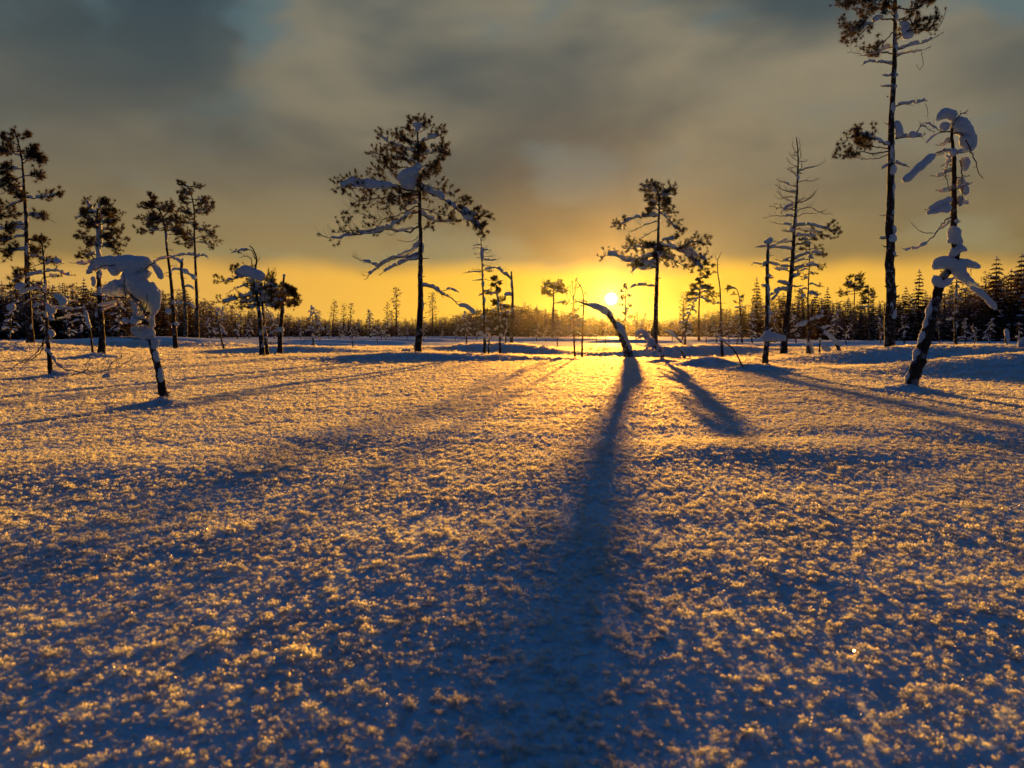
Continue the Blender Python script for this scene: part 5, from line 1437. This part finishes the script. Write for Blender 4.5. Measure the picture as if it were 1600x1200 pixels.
    t = Tree('tall_thin_pine', 'thin pine with sparse drooping twigs halfway between the open tufted pine and the towering pine', 'pine tree', 1357, 50, seed=70)
    t.trunk([(1357, 537), (1357, 490), (1357, 449)], 2.8, 0.8, knots=6)
    t.auto(15, 449, 480, 6, 16, tuft=1.9, w=(1.1, 0.5), tw=6, tl=0.33, snow=1.2, psnow=0.5)
    t = Tree('umbrella_pine', 'distant pine with wide drooping lower boughs between the slim pine and the tall bare sapling', 'pine tree', 1092, 58, seed=71)
    t.trunk([(1090, 532), (1092, 490), (1093, 455), (1095, 432)], 4.0, 1.2, knots=4)
    for p in ([(1093, 466), (1080, 468), (1070, 473)], [(1093, 464), (1106, 470), (1115, 474)], [(1093, 456), (1108, 456), (1120, 466)], [(1093, 452), (1084, 448), (1080, 446)], [(1093, 460), (1084, 458), (1074, 462)], [(1094, 446), (1102, 448), (1110, 452)], [(1095, 438), (1090, 437), (1092, 436)], [(1095, 436), (1100, 433), (1104, 434)]):
        t.b(p, (1.6, 0.7), tw=12, tl=0.3, tuft=2.0, snow=(1.5, 0.1, 0.9), up=0.2)
    t.auto(8, 440, 468, 10, 24, tuft=2.0, w=(1.3, 0.6), tw=8, tl=0.3, snow=1.3, psnow=0.6, up=0.2)
    t = Tree('young_pine', 'small pine with hooked top behind the very thin tall bare sapling', 'pine tree', 1159, 50, seed=72)
    t.trunk([(1161, 537), (1157, 490), (1155, 465), (1151, 452), (1146, 449)], 3.4, 1.2, knots=6)
    t.b([(1149, 451), (1142, 450), (1136, 453)], (1.4, 0.8), tw=10, tl=0.4, tuft=1.9, snow=(1.6, 0.1, 0.9))
    t.auto(9, 458, 500, 10, 13, tuft=1.8, tp=0.5, w=(1.2, 0.5), tw=5, tl=0.3, snow=1.4, psnow=0.6)
    t = Tree('thin_pole_pine', 'thin twiggy pine seen behind the leaning snow-wrapped snag', 'pine tree', 1494, 26, seed=73)
    t.trunk([(1490, 541), (1492, 500), (1494, 460), (1495, 430)], 5.5, 1.4, knots=8, crust=(10, 2.4, 0.4))
    t.auto(14, 432, 480, 12, 26, tuft=2.2, tp=0.4, w=(1.3, 0.5), tw=5, tl=0.3, snow=1.6, psnow=0.7, sag=0.5)
    t.auto(6, 490, 520, 16, 16, w=(1.2, 0.5), tw=4, tl=0.3, snow=1.6, psnow=0.7)
    t = Tree('small_dead_sapling', 'crooked twig tree on the sunlit strip left of the foot of the leaning snow-wrapped snag', 'dead tree', 1469, 22, seed=74, twig='dead', bark='dead')
    t.trunk([(1470, 545), (1468, 525), (1465, 505)], 3.2, 1.4)
    t.auto(6, 500, 520, 18, 18, w=(1.2, 0.5), tw=4, tl=0.3, snow=1.2, psnow=0.8)
    t = Tree('small_dead_sapling', 'short snow plastered post at the right edge of the sunlit strip', 'dead tree', 1572, 20, seed=75, twig='dead', bark='dead')
    t.trunk([(1570, 545), (1571, 530), (1573, 516)], 4, 2)
    t.load([[(1572, 513, 3), (1573, 522, 3.6), (1574, 534, 3.6), (1570, 542, 3)]], 'snow_load')
    t = Tree('small_dead_sapling', 'bent twig under a pear-shaped lump of snow at the right picture edge', 'dead tree', 1600, 12.5, seed=76, twig='dead', bark='dead')
    t.trunk([(1606, 580), (1606, 555), (1601, 530)], 3, 2)
    t.load([[(1594, 543, 4.5), (1596, 537, 6), (1600, 531, 5.5), (1605, 527, 4)]], 'snow_load')


pines()
single('snow_lump', 'small round lump of snow beside the foot of the large spreading pine', 'snow lump', 635, 19.6, lambda mb, o: (blob(mb, o + np.array([0, 0, 0.04]), (0.14, 0.13, 0.13), 3, ICO2, 0.25)), M['tree_snow'])

# ---------------------------------------------------------------- small saplings, the wood round the bog, haze
def proto_spruce(seed, levels=19, wide=0.17, nb=8, low=0.10, detail=1.0):
    r = np.random.default_rng(seed)
    tr, fo, sn = MB(), MB(), MB()
    tube(tr, [(0, 0, -0.02), (0.004, 0, 0.4), (0, 0.003, 0.97)], [0.016, 0.010, 0.002], 5)
    Q = []
    for l in range(levels):
        u = (l + 0.5) / levels
        z = low + (0.98 - low) * u
        R = wide * (1 - u) ** 0.75 * r.uniform(0.75, 1.15) + 0.012
        for k in range(nb):
            a = k * 6.283 / nb + l * 1.3 + r.normal(0, 0.25)
            L = R * r.uniform(0.6, 1.2)
            h = np.array([math.cos(a), math.sin(a), 0])
            s = np.array([-h[1], h[0], 0])
            m = max(3, int(5 * detail))
            for q in range(m):
                v = (q + 0.6) / m
                c = np.array([0, 0, z]) + h * L * v + np.array([0, 0, -0.35 * L * v * v + 0.1 * L * v])
                w = L * r.uniform(0.15, 0.34) * (1.25 - 0.6 * v) + 0.006
                d = norm(h + s * r.normal(0, 0.9) + np.array([0, 0, r.normal(-0.35, 0.3)]))
                e = norm(np.cross(d, np.array([0, 0, 1.0]) + 0.5 * r.normal(size=3)))
                Q.append([c - e * w * 0.6, c + d * w * 0.8 - e * w * 0.15, c + d * w * 1.6, c + e * w * 0.6])
            if r.random() < (0.20 if detail > 0.9 else 0.10):
                v = r.uniform(0.45, 0.85)
                c = np.array([0, 0, z + 0.012]) + h * L * v + np.array([0, 0, -0.35 * L * v * v + 0.1 * L * v])
                blob(sn, c, (L * 0.20 + 0.004, L * 0.20 + 0.004, 0.009), int(r.integers(999)), ICO, 0.3)
    fo.add(np.array(Q).reshape(-1, 3), np.arange(len(Q) * 4).reshape(-1, 4))
    blob(sn, (0, 0, 0.985), (0.008, 0.008, 0.016), seed, ICO, 0.3)
    return tr, fo, sn


def proto_pine(seed, low=0.42, wide=0.17, clumps=26, lean=0.03, tufted=9):
    r = np.random.default_rng(seed)
    tr, fo, sn = MB(), MB(), MB()
    lx, ly = r.normal(0, lean, 2)
    ax = lambda z: np.array([lx * z * z, ly * z * z, z])
    tube(tr, [ax(-0.02), ax(0.3) + r.normal(0, 0.004, 3), ax(0.65), ax(0.97)], [0.017, 0.013, 0.008, 0.002], 6)
    for _ in range(5):
        z = r.uniform(0.15, low)
        a = r.uniform(0, 6.28)
        p = ax(z)
        h = np.array([math.cos(a), math.sin(a), r.uniform(-0.2, 0.3)])
        tube(tr, [p, p + h * r.uniform(0.03, 0.08)], [0.004, 0.001], 3)
    Q = []
    for i in range(clumps):
        u = (i + r.random()) / clumps
        z = low + (1 - low) * u
        R = wide * (0.55 + 0.9 * u) * (1 - u) ** 0.45 * r.uniform(0.35, 1.15)
        a = i * GA + r.normal(0, 0.3)
        h = np.array([math.cos(a), math.sin(a), 0])
        b, c = ax(max(z - 0.03, 0.1)), ax(z) + h * R
        tube(tr, [b, (b + c) / 2 + np.array([0, 0, 0.004]), c], [0.005, 0.0035, 0.0015], 3)
        s = r.uniform(0.02, 0.042)
        for k in range(tufted):
            o = c - h * R * r.uniform(0, 0.55) + r.normal(size=3) * s * np.array([0.8, 0.8, 0.45])
            d = norm(h * 0.4 + r.normal(size=3) + np.array([0, 0, 0.25]))
            e = norm(np.cross(d, r.normal(size=3)))
            w = r.uniform(0.010, 0.020)
            Q.append([o - e * w * 0.6, o + d * w * 0.9 - e * w * 0.25, o + d * w * 1.5 + e * w * 0.2, o + e * w * 0.7])
        if r.random() < 0.4:
            blob(sn, c + np.array([0, 0, s * 0.45]) - h * R * 0.2, (s * 0.8, s * 0.8, 0.010), int(r.integers(999)), ICO, 0.35)
    fo.add(np.array(Q).reshape(-1, 3), np.arange(len(Q) * 4).reshape(-1, 4))
    return tr, fo, sn


def proto_scrub(seed, n=22, droop=0.5):
    """small bog sapling: crooked stem, drooping snowy twigs"""
    r = np.random.default_rng(seed)
    tr, fo, sn = MB(), MB(), MB()
    lx, ly = r.normal(0, 0.12, 2)
    k1, k2 = r.normal(0, 0.03, 2)
    ax = lambda z: np.array([lx * z * z + k1 * math.sin(z * 5), ly * z * z + k2 * math.sin(z * 6), z])
    tube(tr, [ax(z) for z in np.linspace(-0.03, 1, 8)], np.linspace(0.026, 0.006, 8), 6, 0.2, seed)
    Q = []
    for i in range(n):
        z = 0.22 + 0.76 * (i + r.random()) / n
        a = i * GA
        L = 0.26 * (1.15 - z) * r.uniform(0.5, 1.3) + 0.03
        h = np.array([math.cos(a), math.sin(a), 0])
        p = [ax(z), ax(z) + h * L * 0.5 + np.array([0, 0, 0.06 * L]), ax(z) + h * L + np.array([0, 0, -droop * L * r.uniform(0, 1)])]
        tube(tr, p, [0.009, 0.006, 0.003], 4)
        for k in range(3):
            b = p[1] + (p[2] - p[1]) * r.random()
            tube(tr, [b, b + (norm(h + r.normal(size=3)) * 0.35 + np.array([0, 0, 0.1])) * L], [0.004, 0.0015], 3)
        if r.random() < 0.65:
            seg = smooth_line(np.array(p), 5)[1:] + np.array([0, 0, 0.014])
            snow_roll(sn, seg, r.uniform(0.012, 0.024), int(r.integers(999)), 6, 0.4)
        if r.random() < 0.45:
            for k in range(7):
                o = p[2] + r.normal(size=3) * 0.012
                d = norm(h * 0.5 + r.normal(size=3))
                e = norm(np.cross(d, r.normal(size=3)))
                Q.append([o - e * 0.008, o + d * 0.03 - e * 0.005, o + d * 0.04, o + e * 0.008])
    for i in range(7):
        z = r.uniform(0.1, 1.0)
        blob(sn, ax(z) + r.normal(0, 0.012, 3), (0.026, 0.026, 0.035), int(r.integers(999)), ICO1, 0.4)
    if not Q:
        Q.append([np.array([0, 0, 0.9])] * 4)
    fo.add(np.array(Q).reshape(-1, 3), np.arange(len(Q) * 4).reshape(-1, 4))
    return tr, fo, sn


def kit(parts, names=('trunk', 'crown', 'snow_cap')):
    """part meshes of a prototype"""
    mats = (M['bark'], M['far_needles'], M['far_snow'])
    out = []
    for mb, n, m in zip(parts, names, mats):
        me = mb.tri_mesh(n)
        me.materials.append(m)
        out.append(me)
    return out


def place(name, meshes, px, Y, h, turn, label, cat, group, names=('trunk', 'crown', 'snow_cap'), lean=(0, 0), wide=1.0):
    o = bpy.data.objects.new(name, None)
    COL.objects.link(o)
    o.location = ground(px, Y) - np.array([0, 0, 0.02 * h])
    o.rotation_euler = (lean[0], lean[1], turn)
    o.scale = (h * wide, h * wide, h)
    o.empty_display_size = 0.1
    tag(o, label, cat, group)
    for me, n in zip(meshes, names):
        c = bpy.data.objects.new(n, me)
        COL.objects.link(c)
        c.parent = o
        if n != 'trunk':
            c['kind'] = 'stuff'
    return o


SPRUCE = [kit(proto_spruce(100 + i, wide=w, low=l)) for i, (w, l) in enumerate(((0.20, 0.06), (0.23, 0.04), (0.18, 0.10), (0.25, 0.06)))]
PINE = [kit(proto_pine(200 + i, low=l, wide=w)) for i, (l, w) in enumerate(((0.42, 0.16), (0.5, 0.18), (0.35, 0.15), (0.55, 0.2), (0.30, 0.17)))]
SCRUB = [kit(proto_scrub(300 + i, n)) for i, n in enumerate((20, 26, 16, 24, 12))]

# single saplings scattered over the far part of the bog: column, foot row, top row, lean
SAPLINGS = [(490, 545, 483, 0), (500, 534, 482, 0.02), (552, 545, 511, -0.25), (532, 536, 505, 0.1), (590, 538, 513, 0.2), (597, 537, 515, -0.1), (605, 536, 500, 0), (636, 534, 515, 0), (580, 533, 486, 0.05),
            (452, 543, 528, 0), (729, 541, 488, 0.05), (1070, 538, 470, 0), (1118, 540, 505, 0.1), (871, 541, 502, 0), (932, 536, 515, 0.05), (946, 537, 515, -0.05), (712, 534, 512, 0.1), (690, 533, 515, 0),
            (540, 532, 508, 0), (470, 533, 500, 0.1), (515, 533, 510, 0), (558, 532, 505, -0.1), (625, 532, 508, 0), (663, 533, 505, 0.1), (745, 533, 500, 0), (838, 533, 506, 0.1), (853, 534, 512, -0.1), (922, 532, 508, 0),
            (1000, 533, 500, 0), (1050, 534, 505, 0.1), (1103, 536, 508, 0), (1140, 537, 500, 0), (1150, 541, 508, -0.2), (1175, 536, 490, 0), (1210, 537, 500, 0.1), (1243, 538, 495, 0), (1300, 537, 490, 0), (1322, 539, 505, 0.1),
            (1375, 538, 500, 0), (1412, 538, 495, 0), (1440, 540, 505, 0.1), (1505, 541, 500, 0), (1520, 540, 508, 0), (1545, 542, 500, 0), (1590, 541, 505, 0.1), (1515, 549, 541, 0),
            (15, 534, 470, 0), (70, 533, 480, 0.05), (110, 534, 485, 0), (128, 533, 475, 0), (185, 533, 470, 0.05), (215, 534, 480, 0), (330, 534, 495, 0), (345, 533, 480, 0), (372, 534, 490, 0.1), (390, 535, 500, 0), (430, 534, 485, 0)]
srng = random.Random(5)
MARKS = [(48, 'the ragged pine at the left edge'), (160, 'the bushy topped pine'), (309, 'the feathery topped pine'), (437, 'the snow-knobbed pole pine'), (655, 'the large spreading pine'), (757, 'the thin bare pole pine'),
         (864, 'the distant flat topped pine'), (985, 'the bent snag under the sun'), (1024, 'the slim pine right of the sun'), (1129, 'the very thin bare sapling'), (1226, 'the half bare pine'), (1333, 'the open tufted pine'),
         (1391, 'the towering pine'), (1465, 'the leaning snow-wrapped snag'), (1570, 'the snow plastered post')]
NTH = ['nearest', 'second', 'third', 'fourth', 'fifth', 'sixth', 'seventh', 'eighth', 'ninth', 'tenth']


def beside(cols, kind):
    """a label for each column: counted outwards from the nearest big trunk"""
    near = [min(MARKS, key=lambda q: abs(q[0] - c)) for c in cols]
    out = []
    for c, m in zip(cols, near):
        right = c >= m[0]
        rank = sum(1 for c2, m2 in zip(cols, near) if m2 is m and (c2 >= m[0]) == right and abs(c2 - m[0]) < abs(c - m[0]))
        out.append('%s %s %s of %s' % (NTH[rank], kind, 'right' if right else 'left', m[1]))
    return out


SAP_LABELS = beside([q[0] for q in SAPLINGS], 'small frosted sapling')
for i, (px, y0, y1, ln) in enumerate(SAPLINGS):
    Y = 600.0 / (y0 - HZ + 0.3)
    Y = min(Y, 78)
    h = (y0 - y1) / F * Y + 0.1
    place('bog_sapling', SCRUB[i % 5], px, Y, h, srng.uniform(0, 6.28), SAP_LABELS[i], 'sapling', 'small frosted saplings far out on the bog', lean=(0, ln * 0.8))

TOPS = np.array([(-120, 436), (0, 436), (60, 446), (100, 440), (200, 450), (280, 455), (330, 466), (380, 480), (430, 487), (480, 494), (560, 498), (640, 499), (700, 493), (740, 483), (800, 474), (850, 478), (880, 484), (930, 494), (980, 497),
                 (1040, 499), (1080, 492), (1120, 484), (1160, 476), (1200, 464), (1260, 459), (1300, 464), (1360, 470), (1420, 464), (1480, 452), (1530, 436), (1560, 424), (1600, 416), (1720, 404)], dtype=float)
DIST = np.array([(-120, 85), (200, 98), (330, 135), (430, 220), (560, 320), (700, 330), (800, 260), (880, 270), (960, 340), (1060, 300), (1120, 210), (1200, 120), (1300, 82), (1420, 68), (1600, 62), (1720, 60)], dtype=float)
top_at = lambda px: float(np.interp(px, TOPS[:, 0], TOPS[:, 1]))
dist_at = lambda px: float(np.interp(px, DIST[:, 0], DIST[:, 1]))


def wood():
    # landmark spires first, then the front rows of the wood
    land = [(1551, 398, 62, 1, 's'), (1590, 393, 60, 1, 's'), (1575, 418, 64, 0, 's'), (1432, 419, 72, 2, 's'), (1412, 446, 74, 2, 's'), (1180, 432, 88, 2, 's'), (1290, 447, 90, 0, 's'), (1272, 452, 95, 1, 's'), (1345, 455, 92, 0, 's'), (1222, 455, 115, 3, 's'),
            (521, 469, 190, 1, 'p'), (498, 484, 170, 2, 'p'), (548, 472, 180, 2, 'p'), (538, 473, 200, 4, 'p'), (578, 483, 210, 0, 'p'), (605, 471, 200, 4, 'p'), (613, 486, 220, 3, 'p'), (620, 447, 160, 2, 'p'), (676, 456, 150, 0, 'p'),
            (820, 468, 240, 0, 's'), (838, 474, 235, 1, 's'), (1066, 456, 90, 4, 'p'), (1068, 478, 200, 1, 'p'), (135, 432, 90, 0, 's'), (30, 430, 84, 3, 'p'), (1005, 489, 260, 1, 'p'), (995, 487, 270, 3, 'p')]
    labs = {'spruce_l': ('snow-dusted spruce in the edge of the dark wood at the left', 'spruces in the left wood edge'),
            'pine_l': ('snow-dusted pine with bare lower stem in the dark wood at the left', 'pines in the left wood edge'),
            'spruce_c': ('tiny far spruce in the low distant wood line left and right of the sun', 'spruces in the distant wood line'),
            'pine_c': ('tiny far pine in the low distant wood line left and right of the sun', 'pines in the distant wood line'),
            'spruce_r': ('dark snow-dusted spruce in the wood edge behind the right-hand trees', 'spruces in the right wood edge'),
            'pine_r': ('dark snow-dusted pine in the wood edge behind the right-hand trees', 'pines in the right wood edge')}

    land_labels = beside([q[0] for q in land], 'tree top above the wood line')

    def put(px, Y, h, kind, v, wide, own=None):
        side = '_l' if px < 390 else '_c' if px < 1130 else '_r'
        nm = 'spruce' if kind == 's' else 'pine'
        lb, gr = labs[nm + side]
        place(nm + '_tree', (SPRUCE[v % 4] if kind == 's' else PINE[v % 5]), px, Y, h, srng.uniform(0, 6.28), own or lb, nm + ' tree', 'tree tops rising above the wood line' if own else gr, wide=wide)
    for (px, yt, Y, v, kd), own in zip(land, land_labels):
        z = float(ground(px, Y)[2])
        h = CH + (HZ - yt) / F * Y - z
        put(px, Y, h, kd, v, 0.9 if kd == 's' else 1.0, own)
    n = 0
    px = -110.0
    i = 0
    while px < 1710:
        D = dist_at(px)
        edge = px < 390 or px > 1130
        for row in range(2 if edge else 1):
            Y = D * (1 + 0.10 * row + srng.uniform(-0.03, 0.05))
            q = px + srng.uniform(-4, 4)
            h = CH + (HZ - top_at(q)) / F * Y * srng.uniform(0.48, 1.12) - float(ground(q, Y)[2])
            kd = 's' if srng.random() < (0.55 if px > 1130 else 0.5) else 'p'
            put(q, Y, h, kd, srng.randrange(20), srng.uniform(0.9, 1.25))
            n += 1
        px += (13.5 if edge else 8.5)
    print('wood edge trees', n + len(land))
    # the mass of the wood behind the edge: one object nobody could count
    src = []
    for s in (proto_spruce(501, 9, 0.22, 6, 0.06, 0.6), proto_spruce(502, 9, 0.26, 6, 0.04, 0.6), proto_pine(503, 0.35, 0.2, 16, 0.02, 7), proto_pine(504, 0.28, 0.22, 16, 0.02, 7)):
        cat_, mi, base = [], [], 0
        for k, mb in enumerate(s):
            V = np.concatenate(mb.V)
            T = list(mb.T)
            for q in mb.Q:
                T += [q[:, [0, 1, 2]], q[:, [0, 2, 3]]]
            T = np.concatenate(T)
            cat_.append((V, T + base, np.full(len(T), k)))
            base += len(V)
        src.append((np.concatenate([c[0] for c in cat_]), np.concatenate([c[1] for c in cat_]), np.concatenate([c[2] for c in cat_])))
    r = np.random.default_rng(77)
    VV, TT, MM, base = [], [], [], 0
    px = -160.0
    while px < 1760:
        D = dist_at(px)
        edge = px < 390 or px > 1130
        for row in range(9):
            Y = D * (1.10 + 0.085 * row + r.uniform(-0.05, 0.05))
            q = px + r.uniform(-6, 6)
            h = CH + (HZ - top_at(q)) / F * Y * (r.uniform(0.60, 0.99) if row % 3 else r.uniform(0.35, 0.7))
            g = ground(q, Y)
            V, T, K = src[r.integers(4)]
            a = r.uniform(0, 6.28)
            c, s = math.cos(a), math.sin(a)
            w = h * (r.uniform(1.1, 1.7) if edge else r.uniform(1.5, 2.4))
            W = np.stack([(V[:, 0] * c - V[:, 1] * s) * w, (V[:, 0] * s + V[:, 1] * c) * w, V[:, 2] * h], 1) + g
            VV.append(W); TT.append(T + base); MM.append(K)
            base += len(V)
        px += 9.0 if edge else 5.0
    me = np_mesh('distant_wood', np.concatenate(VV), np.concatenate(TT))
    for m in (M['bark'], M['far_needles'], M['far_snow']):
        me.materials.append(m)
    me.polygons.foreach_set('material_index', np.concatenate(MM).astype(np.int32))
    o = link_mesh('distant_wood', me, None, smooth=False)
    tag(o, 'dense conifer wood behind its front rows all along the horizon', None, None, 'stuff')
    print('wood tris', len(me.polygons))


wood()


def haze():
    m, w, out = new_mat('frosty air')
    p = w.node('ShaderNodeVolumePrincipled')
    p.inputs['Color'].default_value = (0.92, 0.92, 0.95, 1)
    p.inputs['Density'].default_value = 0.000016
    p.inputs['Anisotropy'].default_value = 0.9
    w.put(out.inputs['Volume'], p.outputs[0])
    m.cycles.homogeneous_volume = True if hasattr(m.cycles, 'homogeneous_volume') else None
    mb = MB()
    x0, x1, y0, y1, z0, z1 = -520, 520, -60, 760, -2.2, 24
    V = [(x, y, z) for x in (x0, x1) for y in (y0, y1) for z in (z0, z1)]
    mb.add(V, [(0, 1, 3, 2), (4, 6, 7, 5), (0, 4, 5, 1), (2, 3, 7, 6), (0, 2, 6, 4), (1, 5, 7, 3)])
    o = link_mesh('haze', mb.mesh('haze'), m, smooth=False)
    tag(o, 'thin frosty evening air over the bog', None, None, 'stuff')


haze()
